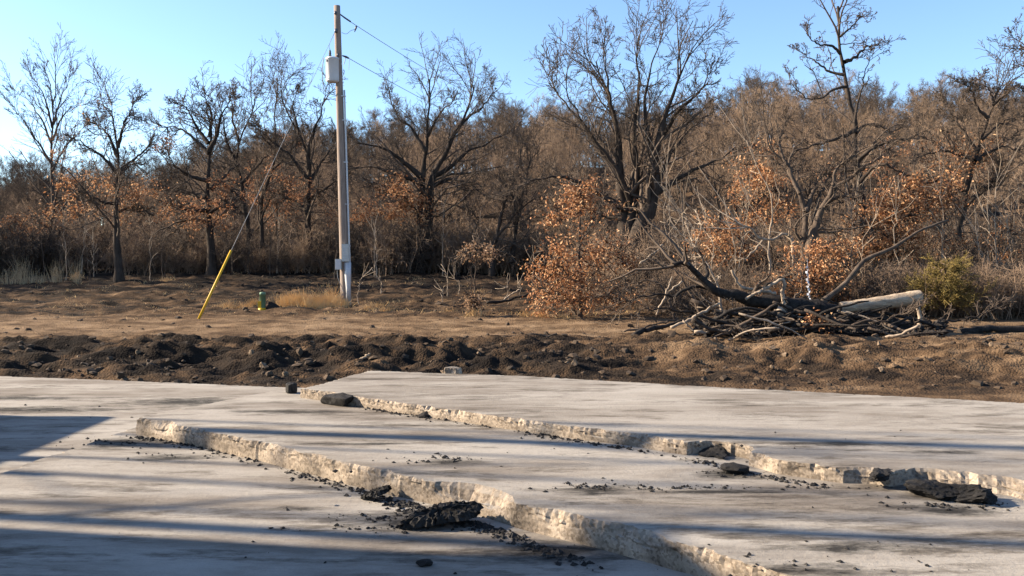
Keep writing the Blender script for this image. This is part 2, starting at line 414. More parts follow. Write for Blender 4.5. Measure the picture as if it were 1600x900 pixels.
# ------------------------------------------------------------------ concrete slabs
def slab(name, outline, ztop, thick, label, rough, seed, notches=()):
    """outline : world xy, counter-clockwise; rough : which edges are broken"""
    P = []; R = []; T = []
    k = len(outline)
    for i in range(k):
        a_, b_ = np.array(outline[i][:2]), np.array(outline[(i + 1) % k][:2])
        L = np.linalg.norm(b_ - a_); nn = max(1, int(L / (.025 if rough[i] else .5)))
        nv = np.array([(b_ - a_)[1], -(b_ - a_)[0]]) / L
        for j in range(nn):
            P.append(a_ + (b_ - a_) * j / nn); R.append(rough[i]); T.append(nv)
    P = np.array(P); R2_ = np.array(R, dtype=float)[:, None]; R = np.minimum(R2_, 1); T = np.array(T)
    for s in range(4): T = nrm((np.roll(T, 1, 0) + T + np.roll(T, -1, 0)) / 3)
    T0 = T.copy()
    for s in range(60): T0 = nrm((np.roll(T0, 1, 0) + T0 + np.roll(T0, -1, 0)) / 3)
    s1 = np.cumsum(np.concatenate([[0], np.linalg.norm(np.diff(P, axis=0), axis=1)]))
    off = fbm(s1, s1 * 0 + seed * 7.7, .35, 2, seed) * .05 + fbm(s1, s1 * 0 + seed, 1.6, 2, seed + 4, .5) * .018
    step = np.floor(s1 / 1.15 + .4 * np.sin(s1))
    off = off + (np.sin(step * 12.9898 + seed) * .5) * .06
    out = P + T * off[:, None] * R
    depth = np.zeros(len(P))
    for (c, wd, dp) in notches:
        d2 = np.linalg.norm(P - np.array(c), axis=1)
        depth += dp * np.clip(1 - (d2 / wd) ** 2, 0, 1) ** .6
    out = out - T * (depth * (1 + .35 * fbm(s1, s1 * 0, 5, 3, seed + 8)))[:, None] * R
    chip = (np.clip(fbm(s1, s1 * 0 + 3, 6.5, 4, seed + 2, .8) + .05, 0, 1) + 2.2 * np.clip(fbm(s1, s1 * 0 + 9, 1.1, 2, seed + 6) - .28, 0, 1))[:, None] * R
    big = 0 * chip
    if R2_.max() > 1.5: big = (np.clip(fbm(s1, s1 * 0 + 15, .75, 3, seed + 16, .6) - .02, 0, .45) * 2.4)[:, None] * (R2_ > 1.5)
    chip = chip * (1 - .75 * np.clip(big * 2, 0, 1))
    rows = []
    def ringat(inset, z, na, fr, sd):
        d = fbm(s1, s1 * 0 + z * 9, fr, 4, sd, .7)[:, None] * na * R
        return np.concatenate([out - T * inset + T * d, np.full((len(P), 1), 0.0) + z], 1)
    r0 = ringat(0, ztop, 0, 2, seed); r0[:, :2] -= T0 * (.07 + .17 * big)
    r1 = ringat(.008 + .045 * chip + .15 * big, ztop - .0015, .016, 16, seed + 1)
    r2 = ringat(.002 + .012 * chip + .10 * big, ztop, .016, 16, seed + 2); r2[:, 2:] -= .005 + .036 * chip + thick * .16 * big
    rows = [r0, r1, r2]
    for q_, na in ((.10, .016), (.17, .016), (.25, .012), (.33, .006), (.5, .004), (.7, .004), (.85, .006), (.93, .008), (1.0, .01)):
        z_ = ztop - thick * q_ + (0 if q_ > .3 else 1) * (fbm(s1, s1 * 0 + q_ * 31, 9, 3, seed + 40)[:, None] * .010 - .012 * np.clip(chip, 0, 1.2)) * R
        rr_ = ringat(-.006 * math.sin(q_ * 3) + (.012 * np.clip(chip, 0, 1) if q_ < .3 else 0), ztop - thick * q_, na, 14 if q_ < .3 else 5, seed + int(q_ * 40))
        fall = max(0, 1 - q_ / .55)
        rr_[:, :2] -= T * (.075 * big * fall) * (1 + .6 * fbm(s1, s1 * 0 + q_ * 17, 11, 3, seed + 50)[:, None]); rr_[:, 2:] = z_ - thick * .42 * big * fall; rows.append(rr_)
    V = np.concatenate(rows); m_ = len(P)
    quads = []
    ii = np.arange(m_); jj = (ii + 1) % m_
    for r_ in range(len(rows) - 1):
        quads.append(np.stack([r_ * m_ + ii, (r_ + 1) * m_ + ii, (r_ + 1) * m_ + jj, r_ * m_ + jj], -1))
    bm = bmesh.new()
    vs_ = [bm.verts.new(p) for p in V]
    for q_ in np.concatenate(quads):
        try: bm.faces.new([vs_[i] for i in q_])
        except ValueError: pass
    from mathutils.geometry import delaunay_2d_cdt
    tv, _, tf = delaunay_2d_cdt([Vector((p[0], p[1])) for p in r0], [], [list(range(m_))], 1, 1e-5)[:3]
    nv = [bm.verts.new((p.x, p.y, ztop)) for p in tv]
    for t3 in tf:
        fc = bm.faces.new([nv[i] for i in t3])
    bm.normal_update()
    for fc in bm.faces:
        if abs(fc.normal.z) > .9 and fc.normal.z < 0 and fc.calc_center_median().z > ztop - .003: fc.normal_flip()
    me = bpy.data.meshes.new(name); bm.to_mesh(me); bm.free()
    o = obj(name, me, M['concrete'])
    return tag(o, label, 'slab', 'concrete slabs')
Z2, Z3, ZP = .16, .265, -.18
LT = 6.0
A_px = [(215, 653), (310, 670), (400, 690), (480, 710), (540, 726), (640, 748), (740, 770), (800, 788), (870, 805), (960, 825), (1080, 855), (1230, 900)]
A = [gp(x, y, Z2)[:2] for x, y in A_px]
dA = (A[-1] - A[-3]) / np.linalg.norm(A[-1] - A[-3]); A.append(A[-1] + dA * 7)
B_px = [(466, 607), (555, 620), (640, 632), (720, 643), (800, 654), (900, 668), (1000, 680), (1090, 694), (1152, 701), (1215, 718), (1330, 733), (1425, 745), (1547, 756), (1600, 761)]
Bp = [gp(x, y, Z3)[:2] for x, y in B_px]
dB = (Bp[-1] - Bp[-5]) / np.linalg.norm(Bp[-1] - Bp[-5]); Bp.append(Bp[-1] + dB * 9)
pad = [(-2, -6), (-1.2, 12.6), tuple(gp(450, 605, ZP)[:2]), tuple(gp(0, 587, ZP)[:2]), (-20, 17.2), (-22, -6)]
slab('concrete_slab', pad, ZP, .3, 'lowest brown-stained concrete slab below the stepped slabs, partly in shadow', [0, 0, 1, 1, 0, 0], 1)
s1l = [gp(0, 741, 0)[:2], gp(215, 668, 0)[:2]]
dS = (s1l[1] - s1l[0]) / np.linalg.norm(s1l[1] - s1l[0])
one = [tuple(s1l[0] - dS * 12), (14, -6), (14, 2.0), (1.5, 8.2), tuple(s1l[1] + dS * .45), tuple(s1l[1]), tuple(s1l[0])]
slab('concrete_slab', one, 0.0, .42, 'front concrete slab with the straight-edged building shadow and charred debris', [0, 0, 0, 0, 1, 1, 0], 2)
two = [tuple(p) for p in A] + [(15, -3), (13, 4.2), (4.5, 7.9), (0, 9.8), (-1.9, 10.5), tuple(gp(450, 606, Z2)[:2])]
slab('concrete_slab', two, Z2, .22, 'middle concrete slab striped with tree shadows, broken cream front edge', [2] * (len(A) - 1) + [0] * 5 + [1, 1], 3)
NB = [(tuple(gp(1118, 699, Z3)[:2]), .26, .20), (tuple(gp(1500, 752, Z3)[:2]), .42, .26), (tuple(gp(1385, 741, Z3)[:2]), .28, .10)]
three = [tuple(p) for p in Bp] + [(13, 4.6), tuple(gp(1600, 630, Z3)[:2]), tuple(gp(1100, 603, Z3)[:2]), tuple(gp(800, 586, Z3)[:2]), tuple(gp(575, 578, Z3)[:2])]
slab('concrete_slab', three, Z3, .20, 'highest and palest concrete slab running up to the dirt bank', [2] * (len(Bp) - 1) + [0, 1, 1, 1, 1, 1], 4, NB)

# ------------------------------------------------------------------ rocks, chunks, crumbs
def rock_mesh(name, seed, sub=3, planes=9, rough=.10, flat=None):
    r = np.random.default_rng(seed)
    bm = bmesh.new(); bmesh.ops.create_icosphere(bm, subdivisions=sub, radius=1)
    V = np.array([v.co[:] for v in bm.verts])
    for i in range(planes):
        nv = nrm(r.normal(0, 1, 3)); d = r.uniform(.5, .85)
        e = np.maximum(V @ nv - d, 0); V -= e[:, None] * nv
    for f_ in (2.5, 5, 10, 18):
        for k in range(4):
            kv = r.normal(0, f_, 3)
            V *= 1 + (rough * .55 / f_ ** .55 * np.sin(V @ kv + r.uniform(0, 6)))[:, None]
    for v, c in zip(bm.verts, V): v.co = c
    me = bpy.data.meshes.new(name); bm.to_mesh(me); bm.free()
    return me
def chunk_mesh(name, seed, size, shear=0.0):
    """a broken block : subdivided box with worn, uneven faces"""
    r = np.random.default_rng(seed)
    bm = bmesh.new(); bmesh.ops.create_cube(bm, size=1)
    bmesh.ops.subdivide_edges(bm, edges=bm.edges, cuts=9, use_grid_fill=True)
    V = np.array([v.co[:] for v in bm.verts])
    rad = np.linalg.norm(V, axis=1, keepdims=True)
    V = V * (1 - .14 * np.clip(rad - .62, 0, 1) / .25)
    V[:, 0] += shear * V[:, 2]
    V *= np.array(size)
    for f_ in (7, 14, 28):
        for k in range(4):
            kv = r.normal(0, f_, 3); V += (.05 / f_ * 1.6 * np.sin(V @ kv + r.uniform(0, 6)))[:, None] * nrm(V)
    for v, c in zip(bm.verts, V): v.co = c
    me = bpy.data.meshes.new(name); bm.to_mesh(me); bm.free()
    return me
def plate_mesh(name, seed, sx, sy, th, rise):
    """a broken plate of charred crust : ragged outline, lumpy top, one end lifted"""
    r = np.random.default_rng(seed); k = 110
    a = np.linspace(0, 2 * np.pi, k, endpoint=False)
    rad = 1 + .16 * np.sin(2 * a + r.uniform(0, 6)) + .13 * np.sin(3 * a + r.uniform(0, 6)) + .08 * np.sin(5 * a + r.uniform(0, 6)) + r.normal(0, .05, k)
    mb = MB(); rings = []
    for q, zt in ((.02, 1), (.14, 1), (.28, 1), (.42, 1), (.55, 1), (.66, 1), (.76, .98), (.85, .95), (.92, .85), (.97, .65), (1.0, .2), (.97, 0)):
        x = np.cos(a) * rad * q * sx; y = np.sin(a) * rad * q * sy
        z = zt * th * (1 + .9 * r.normal(0, .28, k)) + rise * (x / sx + 1) * .5 * (1 if q < .98 else .9)
        rings.append(np.stack([x + r.normal(0, .006, k), y + r.normal(0, .006, k), z], -1))
    V = np.concatenate(rings); ii = np.arange(k); jj = (ii + 1) % k
    q = np.concatenate([np.stack([i * k + ii, (i + 1) * k + ii, (i + 1) * k + jj, i * k + jj], -1) for i in range(len(rings) - 1)])
    mb.add(V, q)
    return mb.mesh(name, False)
def place(name, me, m, loc, rot, scale, label, cat, group=None):
    o = obj(name, me, m); o.location = Vector([float(c) for c in loc]); o.rotation_euler = rot; o.scale = scale
    return tag(o, label, cat, group)
# single pieces lying on the slabs
def P3(px, py, z): return gp(px, py, z)
place('concrete_block', chunk_mesh('concrete_block', 1, (.30, .3, .18)), M['charcoal'], P3(452, 616, Z2) + [0, .1, .05], (0, 0, .5), (.36, .4, .62), 'small dark block at the corner of the middle slab', 'block')
place('concrete_block', chunk_mesh('concrete_block', 2, (.62, .30, .17), .2), M['charcoal'], P3(527, 632, Z2) + [0.0, -.02, .06], (.25, 0, -.62), (.58, .42, .55), 'black trapezoid block leaning on the end of the highest slab', 'block')
place('concrete_block', chunk_mesh('concrete_block', 3, (.36, .3, .16)), M['concrete'], P3(708, 584, Z3) + [0, .1, .03], (0, 0, -.1), (.55, .6, .5), 'small block lying on the far edge of the highest slab', 'block')
place('charred_sheet', plate_mesh('charred_sheet', 4, .27, .15, .045, .085), M['charcoal'], P3(690, 822, 0) + [0, .05, .0], (.05, 0, -.08), (1, 1, 1), 'large charred slab fragment at the foot of the middle slab', 'debris')
place('charred_fragment', plate_mesh('charred_fragment', 5, .11, .07, .03, .07), M['charcoal'], P3(588, 782, 0) + [0, .03, 0], (0, 0, -.15), (1, 1, 1), 'small wedge-shaped charred fragment beside the larger charred slab fragment', 'debris')
place('charred_fragment', rock_mesh('charred_fragment', 6), M['charcoal'], P3(668, 652, Z2) + [0, .03, .02], (0, 0, .3), (.11, .07, .05), 'small black lump under the edge of the highest slab', 'debris')
place('charred_fragment', rock_mesh('charred_fragment', 7), M['charcoal'], P3(662, 884, 0) + [0, 0, .01], (0, 0, .2), (.055, .04, .025), 'black lump lying alone in the front building shadow', 'debris')
place('charred_fragment', rock_mesh('charred_fragment', 8), M['charcoal'], P3(1146, 738, Z2) + [0, 0, .02], (0, 0, .2), (.12, .09, .05), 'charred heap below the notch in the highest slab', 'debris')
def charlump(px, py, s, seed, label, dz=.05, dy=.12):
    place('black_lump', rock_mesh('black_lump', seed, 4, 12, .22), M['charcoal'], P3(px, py, Z2) + [0, dy, dz], (.2, .1, seed), s, label, 'debris')
charlump(1470, 786, (.19, .16, .085), 21, 'big black burnt lump filling the gap at the end of highest slab', .03, .16)
charlump(1528, 790, (.17, .15, .075), 22, 'black burnt lump at the far-right end of the broken gap', .025, .16)
charlump(1400, 776, (.15, .11, .045), 23, 'grey-black burnt lump on the broken edge left of the gap', .075, .26)
charlump(1120, 718, (.15, .12, .045), 24, 'black burnt lump inside the notch of the highest slab', .03, .16)
# crumbs : nobody could count them
cr = MB()
octa = np.array([[1, 0, 0], [-1, 0, 0], [0, 1, 0], [0, -1, 0], [0, 0, 1], [0, 0, -1]], float)
oct_t = np.array([[0, 2, 4], [2, 1, 4], [1, 3, 4], [3, 0, 4], [2, 0, 5], [1, 2, 5], [3, 1, 5], [0, 3, 5]])
def crumbs(mb, P, s):
    P = np.asarray(P); k = len(P)
    V = octa[None] * s[:, None, None] * RNG.uniform(.5, 1.3, (k, 6, 1)) * np.array([1.2, 1, .7])
    a = RNG.uniform(0, 6.28, k); c_, s_ = np.cos(a), np.sin(a)
    V = np.stack([V[..., 0] * c_[:, None] - V[..., 1] * s_[:, None], V[..., 0] * s_[:, None] + V[..., 1] * c_[:, None], V[..., 2]], -1)
    V = V + P[:, None, :]
    mb.add(V.reshape(-1, 3), None, (oct_t[None] + (np.arange(k) * 6)[:, None, None]).reshape(-1, 3))
def along(px0, px1, z, n_, sp, smin, smax, pull=0):
    n_ = int(n_ * .8)
    a_ = np.array([gp(x, y, z) for x, y in px0]); L = np.concatenate([[0], np.cumsum(np.linalg.norm(np.diff(a_, axis=0), axis=1))])
    t_ = RNG.uniform(0, L[-1], n_)
    x = np.interp(t_, L, a_[:, 0]); y = np.interp(t_, L, a_[:, 1])
    keep = perlin(t_ * 1.7, t_ * 0 + 5.5, 3) + RNG.uniform(-.3, .3, n_) > -.12
    d = np.abs(RNG.normal(0, sp, n_))
    P = np.stack([x - .65 * d + RNG.normal(0, .02, n_), y - .75 * d + RNG.normal(0, .02, n_), np.full(n_, z + .004)], -1)[keep]
    crumbs(cr, P, smin * .35 + (smax * 1.25 - smin * .35) * RNG.uniform(0, 1, len(P)) ** 6)
A_base = [(215, 682), (310, 696), (400, 720), (500, 748), (600, 778), (700, 803), (800, 835), (870, 862), (960, 892)]
B_base = [(560, 634), (640, 648), (720, 660), (800, 672), (900, 688), (1000, 703), (1090, 718), (1166, 738), (1320, 764), (1446, 786), (1600, 797)]
along(A_base, 0, 0, 2600, .05, .006, .02); along(A_base[4:], 0, 0, 2600, .07, .006, .024)
along(B_base, 0, Z2, 2600, .05, .006, .02)
def patch(px, py, z, rx, ry, n_, smin=.004, smax=.016, lift=0):
    n_ = int(n_ * .55)
    c_ = gp(px, py, z)
    P = np.stack([c_[0] + RNG.normal(0, rx, n_), c_[1] + RNG.normal(0, ry, n_), z + .003 + lift * RNG.uniform(.3, 1, n_)], -1)
    keep = perlin(P[:, 0] * 6, P[:, 1] * 6, 7) + RNG.uniform(-.25, .25, n_) > 0
    crumbs(cr, P[keep], smin * .4 + (smax * 1.3 - smin * .4) * RNG.uniform(0, 1, keep.sum()) ** 6)
for p_ in [(685, 812, 0, .12, .06, 500, .006, .02, .09), (655, 816, 0, .1, .06, 400, .006, .02, .05), (630, 812, 0, .22, .12, 1500), (600, 822, 0, .2, .08, 500), (705, 719, Z2, .14, .07, 500), (665, 715, Z2, .2, .1, 160), (940, 760, Z2, .22, .07, 700), (1060, 763, Z2, .4, .035, 600),
           (1200, 762, Z2, .5, .03, 500), (1145, 740, Z2, .12, .06, 500), (1480, 790, Z2, .35, .05, 700), (190, 690, 0, .25, .14, 500), (265, 716, 0, .2, .10, 350), (430, 828, 0, .07, .02, 90), (560, 845, 0, 1.6, .6, 260),
           (880, 735, Z2, 1.4, .5, 260), (1200, 690, Z3, 1.3, .5, 120), (1330, 850, Z2, .35, .05, 120), (470, 795, 0, .15, .05, 120), (1090, 695, Z3, .4, .1, 160), (100, 640, ZP, 1.4, .4, 200), (1250, 880, Z2, .5, .1, 260)]:
    patch(*p_)
tag(cr.build('debris', M['charcoal'], None, False), 'black charcoal crumbs scattered along the slab edges', 'debris', kind='stuff')

# stones and clods in the dirt
rk = [rock_mesh('stone', 100 + i, 3, 8, .12) for i in range(5)]
def stone(px, py, s, label, m='stone', group=None, i=0):
    d = 14.5
    for it in range(40):                     # the spot on the terrain seen there
        r_ = ray(px, py); p = np.array([0, 0, CAMZ]) + r_ * (d / r_[1])
        dz = p[2] - gz(p[0], p[1]); d += np.clip(dz * 4, -.5, .5)
    me = rk[i % 5].copy() if m != 'stone' else rk[i % 5]
    return place('stone', me, M[m], (p[0], p[1], gz(p[0], p[1]) + s * .25), (i * 1.3, i * .7, i * 2.1), (s, s * .8, s * .65), label, 'stone', group)
stone(411, 578, .115, 'rounded pale stone in the dark bank above the lowest slab', i=0)
stone(446, 588, .085, 'upright pale stone just above the corner of the lowest slab', i=1)
stone(897, 572, .07, 'yellowish stone in the dark bank behind the highest slab', i=2)
rs = np.random.default_rng(77)
for i in range(34):
    stone(rs.uniform(10, 1590), rs.uniform(528, 588), rs.uniform(.03, .075), 'small brown stone lying in the rough dirt bank', group='stones in the dirt bank', i=i + 3)
cl = MB()
_g = (1 + 5 ** .5) / 2
ico = nrm(np.array([[-1, _g, 0], [1, _g, 0], [-1, -_g, 0], [1, -_g, 0], [0, -1, _g], [0, 1, _g], [0, -1, -_g], [0, 1, -_g], [_g, 0, -1], [_g, 0, 1], [-_g, 0, -1], [-_g, 0, 1]], float))
ico_t = np.array([[0, 11, 5], [0, 5, 1], [0, 1, 7], [0, 7, 10], [0, 10, 11], [1, 5, 9], [5, 11, 4], [11, 10, 2], [10, 7, 6], [7, 1, 8], [3, 9, 4], [3, 4, 2], [3, 2, 6], [3, 6, 8], [3, 8, 9], [4, 9, 5], [2, 4, 11], [6, 2, 10], [8, 6, 7], [9, 8, 1]])
def clods(mb, P, s_):
    k = len(P)
    V = ico[None] * s_[:, None, None] * RNG.uniform(.55, 1.25, (k, 12, 1)) * (RNG.uniform(.7, 1.3, (k, 1, 3)) * np.array([1.2, 1, .78]))
    a = RNG.uniform(0, 6.28, k); c_, n_ = np.cos(a)[:, None], np.sin(a)[:, None]
    V = np.stack([V[..., 0] * c_ - V[..., 1] * n_, V[..., 0] * n_ + V[..., 1] * c_, V[..., 2] + .12 * V[..., 0]], -1) + P[:, None, :]
    mb.add(V.reshape(-1, 3), None, (ico_t[None] + (np.arange(k) * 12)[:, None, None]).reshape(-1, 3))
k = 19000
cy = 13.5 + 28 * RNG.uniform(0, 1, k) ** 1.6; cx = RNG.uniform(-.64, .64, k) * cy
dens = np.interp(cy, [13, 15, 19, 20.5, 25, 28, 42], [.9, 1, 1, .22, .22, .7, .6]) * np.clip(.55 + 1.6 * fbm(cx, cy * 1.5, .7, 3, 71), .08, 1)
dens *= np.where((cy < 20) & (cx > 2), .5, 1)
kp = RNG.uniform(0, 1, k) < dens
cx, cy = cx[kp], cy[kp]
clods(cl, np.stack([cx, cy, ground(cx, cy)], -1), (RNG.uniform(0, 1, len(cx)) ** 6 * .085 + .010))
tag(cl.build('gravel', M['clod'], None, False), 'loose soil clods strewn over the dirt', 'soil', kind='stuff')

# ------------------------------------------------------------------ trees
def twigs(limbs, radii, spec, mb, tipmin=.006):
    """limbs : list of polylines; spec : per level (k, tmin, ang, ratio, rr, nseg, wob, trop, sides)"""
    n_ = 14
    pts = np.stack([smooth_line(l, n_) for l in limbs]); rad = np.stack([np.interp(np.linspace(0, 1, n_), np.linspace(0, 1, len(r)), r) for r in radii])
    tips = []
    cur = [(pts, rad)]
    for (k, tmin, ang, ratio, rr, nseg, wob, trop, S) in spec:
        nxt = []
        for (p, r) in cur:
            s, d, ln, r0 = spawn(p, r, k, tmin, ang, ratio, rr)
            q = walk(s, d, np.minimum(ln, 4.2), nseg, wob, trop)
            rd = taper(np.maximum(r0, tipmin * 1.3), nseg + 1, .35, tipmin)
            tubes(mb, q, rd, S)
            nxt.append((q, rd))
            if p is pts:                     # the limb end runs out into a spray
                s, d, ln, r0 = spawn(p, r, 4, .86, 26, .85, .8)
                q = walk(s, d, np.clip(ln, .5, 2.4), nseg, wob * .8, trop)
                rd = taper(np.maximum(r0, tipmin * 1.3), nseg + 1, .35, tipmin)
                tubes(mb, q, rd, S); nxt.append((q, rd))
        cur = nxt
        tips.append(nxt)
    return tips
OAK = [(9, .2, 48, .48, .40, 7, .20, .06, 4), (7, .12, 46, .56, .55, 5, .20, .06, 3), (6, .15, 42, .58, .65, 3, .20, .05, 3)]
ACUTE = [(9, .15, 32, .42, .5, 6, .08, .06, 4), (6, .15, 34, .5, .6, 4, .10, .05, 3), (4, .2, 34, .5, .7, 3, .12, .04, 3)]
SPARSE = [(6, .25, 52, .32, .42, 7, .22, .05, 4), (5, .15, 48, .52, .55, 5, .25, .05, 3), (5, .2, 45, .55, .65, 3, .25, .05, 3)]

def limb3d(pxs, d, dd):
    """a limb through picture spots, leaving the trunk plane by up to dd metres in depth"""
    out = []
    k = len(pxs)
    for i, (x, y) in enumerate(pxs):
        out.append(at(x, y, d + dd * (i / max(1, k - 1))))
    return np.array(out)
def leaves_mesh(mb, P, ln, wd, droop=.6):
    k = len(P)
    d = nrm(RNG.normal(0, 1, (k, 3)) * np.array([1, 1, .6]) - np.array([0, 0, droop]))
    s = nrm(np.cross(d, RNG.normal(0, 1, (k, 3)))); up = np.cross(s, d)
    L = (ln * RNG.uniform(.42, 1.15, k))[:, None]; W = (wd * RNG.uniform(.5, 1.15, k))[:, None]
    a_ = P; b_ = P + d * L * .5 + s * W * .5 + up * L * .12; c_ = P + d * L; e_ = P + d * L * .5 - s * W * .5 + up * L * .12
    V = np.stack([a_, b_, c_, e_], 1).reshape(-1, 3)
    i0 = np.arange(k)[:, None] * 4
    mb.add(V, None, np.concatenate([i0 + [0, 1, 2], i0 + [0, 2, 3]]))
def leaf_clumps(cent, radii, nclump, nleaf, sig=.16):
    c = RNG.normal(0, .60, (nclump, 3)); c = c / np.maximum(1, np.linalg.norm(c, axis=1, keepdims=True) / 1.35)
    C_ = np.asarray(cent) + c * np.asarray(radii)
    nl = np.maximum(2, (nleaf * RNG.gamma(1.6, .52, nclump)).astype(int)); sg = np.repeat(sig * RNG.uniform(.5, 1.35, nclump), nl)[:, None]
    P = np.repeat(C_, nl, 0) + RNG.normal(0, 1, (nl.sum(), 3)) * sg * np.array([1.2, 1.2, .9])
    return C_, P

def hero(name, label, cat, d, limbs, bark='bark', twig='twig', spec=OAK, leaf=None, tip=.0078, seed=0, shrink=.90, group=None):
    """limbs : (picture polyline, start width px, end width px, depth spread)"""
    global RNG
    RNG = np.random.default_rng(1000 + seed)
    L = []; Rr = []
    px2m = d / F
    for i, (pl, w0, w1, dd) in enumerate(limbs):
        p = limb3d(pl, d, dd)
        if i == 0 or pl[0] == limbs[0][0][0]:
            x_, y_ = p[0][0], p[0][1]
            p[0][2] = min(p[0][2], gz(x_, y_) - .15)
        if cat == 'tree' and shrink < 1:
            if i == 0: root = p[0].copy()
            p = root + (p - root) * np.array([shrink, 1, shrink])
        q = smooth_line(p, 16)
        j = RNG.normal(0, 1, q.shape) * np.linspace(.2, 1, 16)[:, None] * (.035 + .0 * i)
        j[0] = 0; q = q + j
        L.append(q); Rr.append((w1 * .6 + (w0 * 1.0 - w1 * .6) * (1 - np.linspace(0, 1, 16)) ** 1.35) / 2 * px2m)
    base = L[0][0].copy(); base[2] += .15
    t = empty(name, base, label, cat, group)
    tb = MB()
    for q, r in zip(L, Rr):
        q2 = smooth_line(q, 28); r2 = np.interp(np.linspace(0, 1, 28), np.linspace(0, 1, 16), r)
        if q is L[0]: r2 = r2 * (1 + .45 * np.exp(-np.linspace(0, 28, 28) / 2.0))
        r2 = r2 * (1 + .08 * RNG.normal(0, 1, 28))
        tubes(tb, q2, r2, 9)
    tb.build('trunk', M[bark], t)
    cb = MB()
    twigs(L, Rr, spec, cb, tip)
    if leaf:
        lb = MB()
        for (px, py, rx, ry, nc_, nl_, ln, dd) in leaf[1]:
            C_, P = leaf_clumps(at(px, py, d + dd), (rx * px2m, rx * px2m * .8, ry * px2m), nc_, nl_, leaf[2] if len(leaf) > 2 else .16)
            leaves_mesh(lb, P, ln, ln * .48)
            allp = np.concatenate(L)
            near = allp[np.argmin(np.linalg.norm(C_[:, None] - allp[None], axis=2), axis=1)]
            mid = (near + C_) / 2 + RNG.normal(0, .12, C_.shape)
            tw = np.stack([near, mid, C_], 1)
            tubes(cb, tw, np.tile(np.array([[.018, .012, .007]]), (len(C_), 1)), 4)
        lb.build('foliage', M[leaf[0]], t, False)
    cb.build('crown', M[twig], t)
    return t

hero('oak_tree', 'largest bare oak with many rising stems, behind the rust-leaved shrub', 'tree', 35, [
    ([(985, 450), (977, 380), (972, 312), (967, 254), (964, 180), (946, 120), (925, 55)], 32, 3, .6),
    ([(990, 430), (992, 372), (1022, 300), (1027, 231), (1039, 173), (1062, 104), (1088, 40)], 36, 3, -.8),
    ([(981, 350), (995, 277), (993, 190), (998, 104), (995, 12)], 15, 3, .2),
    ([(972, 312), (923, 280), (865, 256), (813, 262)], 13, 3, -1.5),
    ([(967, 262), (935, 214), (894, 156), (845, 95)], 11, 2.5, 1.2),
    ([(1022, 290), (1073, 256), (1126, 231), (1170, 206)], 12, 3, 1.6),
    ([(964, 180), (950, 120), (941, 58), (938, 18)], 8, 2, -.9),
    ([(1027, 231), (1010, 145), (1022, 69), (1045, 4)], 9, 2, 1.0),
    ([(1039, 190), (1070, 140), (1100, 112), (1128, 70)], 8, 2, -1.2),
    ([(985, 300), (960, 240), (915, 180), (878, 120), (868, 75)], 9, 2, -1.8),
    ([(972, 330), (930, 320), (880, 300)], 9, 3, .9),
    ([(1028, 280), (1060, 210), (1095, 170), (1125, 150)], 8, 2, 2.0)], spec=[(9, .2, 46, .42, .40, 7, .16, .06, 4), (7, .12, 44, .55, .55, 5, .18, .06, 3), (6, .15, 42, .58, .65, 3, .2, .05, 3)], seed=1)
hero('oak_tree', 'wide-spreading bare oak just right of the utility pole', 'tree', 43, [
    ([(655, 416), (661, 372), (656, 322), (662, 263), (667, 208), (671, 144), (673, 88)], 17, 3, .5),
    ([(668, 400), (667, 372), (672, 313), (677, 263), (700, 220), (717, 182), (738, 144), (752, 98)], 20, 3, -.8),
    ([(662, 262), (624, 229), (591, 208), (546, 199)], 10, 2.5, -1.5),
    ([(662, 270), (616, 254), (574, 241), (540, 244)], 10, 2.5, 1.5),
    ([(667, 216), (641, 174), (620, 157), (600, 120)], 7, 2, .8),
    ([(679, 260), (709, 241), (738, 216), (776, 199), (812, 182)], 9, 2, 1.2),
    ([(675, 276), (709, 263), (743, 271), (770, 290)], 8, 2.5, -2),
    ([(717, 182), (735, 160), (770, 130), (785, 105)], 6, 2, 1.0),
    ([(668, 190), (690, 150), (715, 125)], 6, 2, -1.0),
    ([(660, 330), (625, 290), (600, 275), (575, 268)], 8, 2, -1)], seed=2,
    leaf=('leaf_rust', [(625, 300, 30, 18, 26, 40, .17, -1.5), (660, 325, 22, 14, 16, 36, .17, -1), (612, 330, 25, 14, 12, 36, .16, -1.5)]))
hero('oak_tree', 'broad dark bare oak left of the yellow guy guard', 'tree', 42, [
    ([(331, 414), (329, 380), (326, 336), (324, 280), (326, 220), (330, 185), (324, 150)], 17, 3, .4),
    ([(324, 266), (292, 256), (268, 240), (256, 216)], 8, 2, -1.0),
    ([(326, 218), (300, 192), (276, 176), (246, 170)], 7, 2, 1.0),
    ([(326, 214), (340, 184), (348, 152), (366, 122)], 8, 2, -.8),
    ([(325, 200), (304, 172), (292, 148), (274, 128)], 7, 2, .8),
    ([(326, 316), (296, 318), (258, 308)], 9, 3, -1.2), ([(322, 294), (288, 286), (250, 276)], 9, 3, 1.2),
    ([(330, 280), (356, 254), (372, 238)], 8, 2.5, 1), ([(327, 320), (355, 306), (380, 312)], 8, 2.5, -1),
    ([(327, 190), (330, 150), (318, 118)], 6, 2, 0)], seed=3,
    leaf=('leaf_dull', [(300, 330, 45, 25, 22, 26, .15, -1.5), (320, 345, 30, 20, 12, 26, .15, -1.5), (255, 225, 18, 14, 10, 26, .15, .5), (355, 290, 25, 20, 12, 26, .15, -1)]))
hero('oak_tree', 'bare oak with bent trunk above the yellow guy guard', 'tree', 46, [
    ([(394, 410), (390, 368), (379, 304), (376, 272), (368, 240), (372, 196), (394, 150), (400, 122)], 12, 2, .5),
    ([(370, 240), (350, 200), (345, 160), (338, 135)], 6, 2, -.8), ([(375, 272), (400, 244), (428, 214)], 6, 2, .8),
    ([(372, 200), (360, 160), (365, 120)], 5, 2, .6), ([(378, 300), (355, 280), (340, 268)], 5, 2, -1)], seed=4)
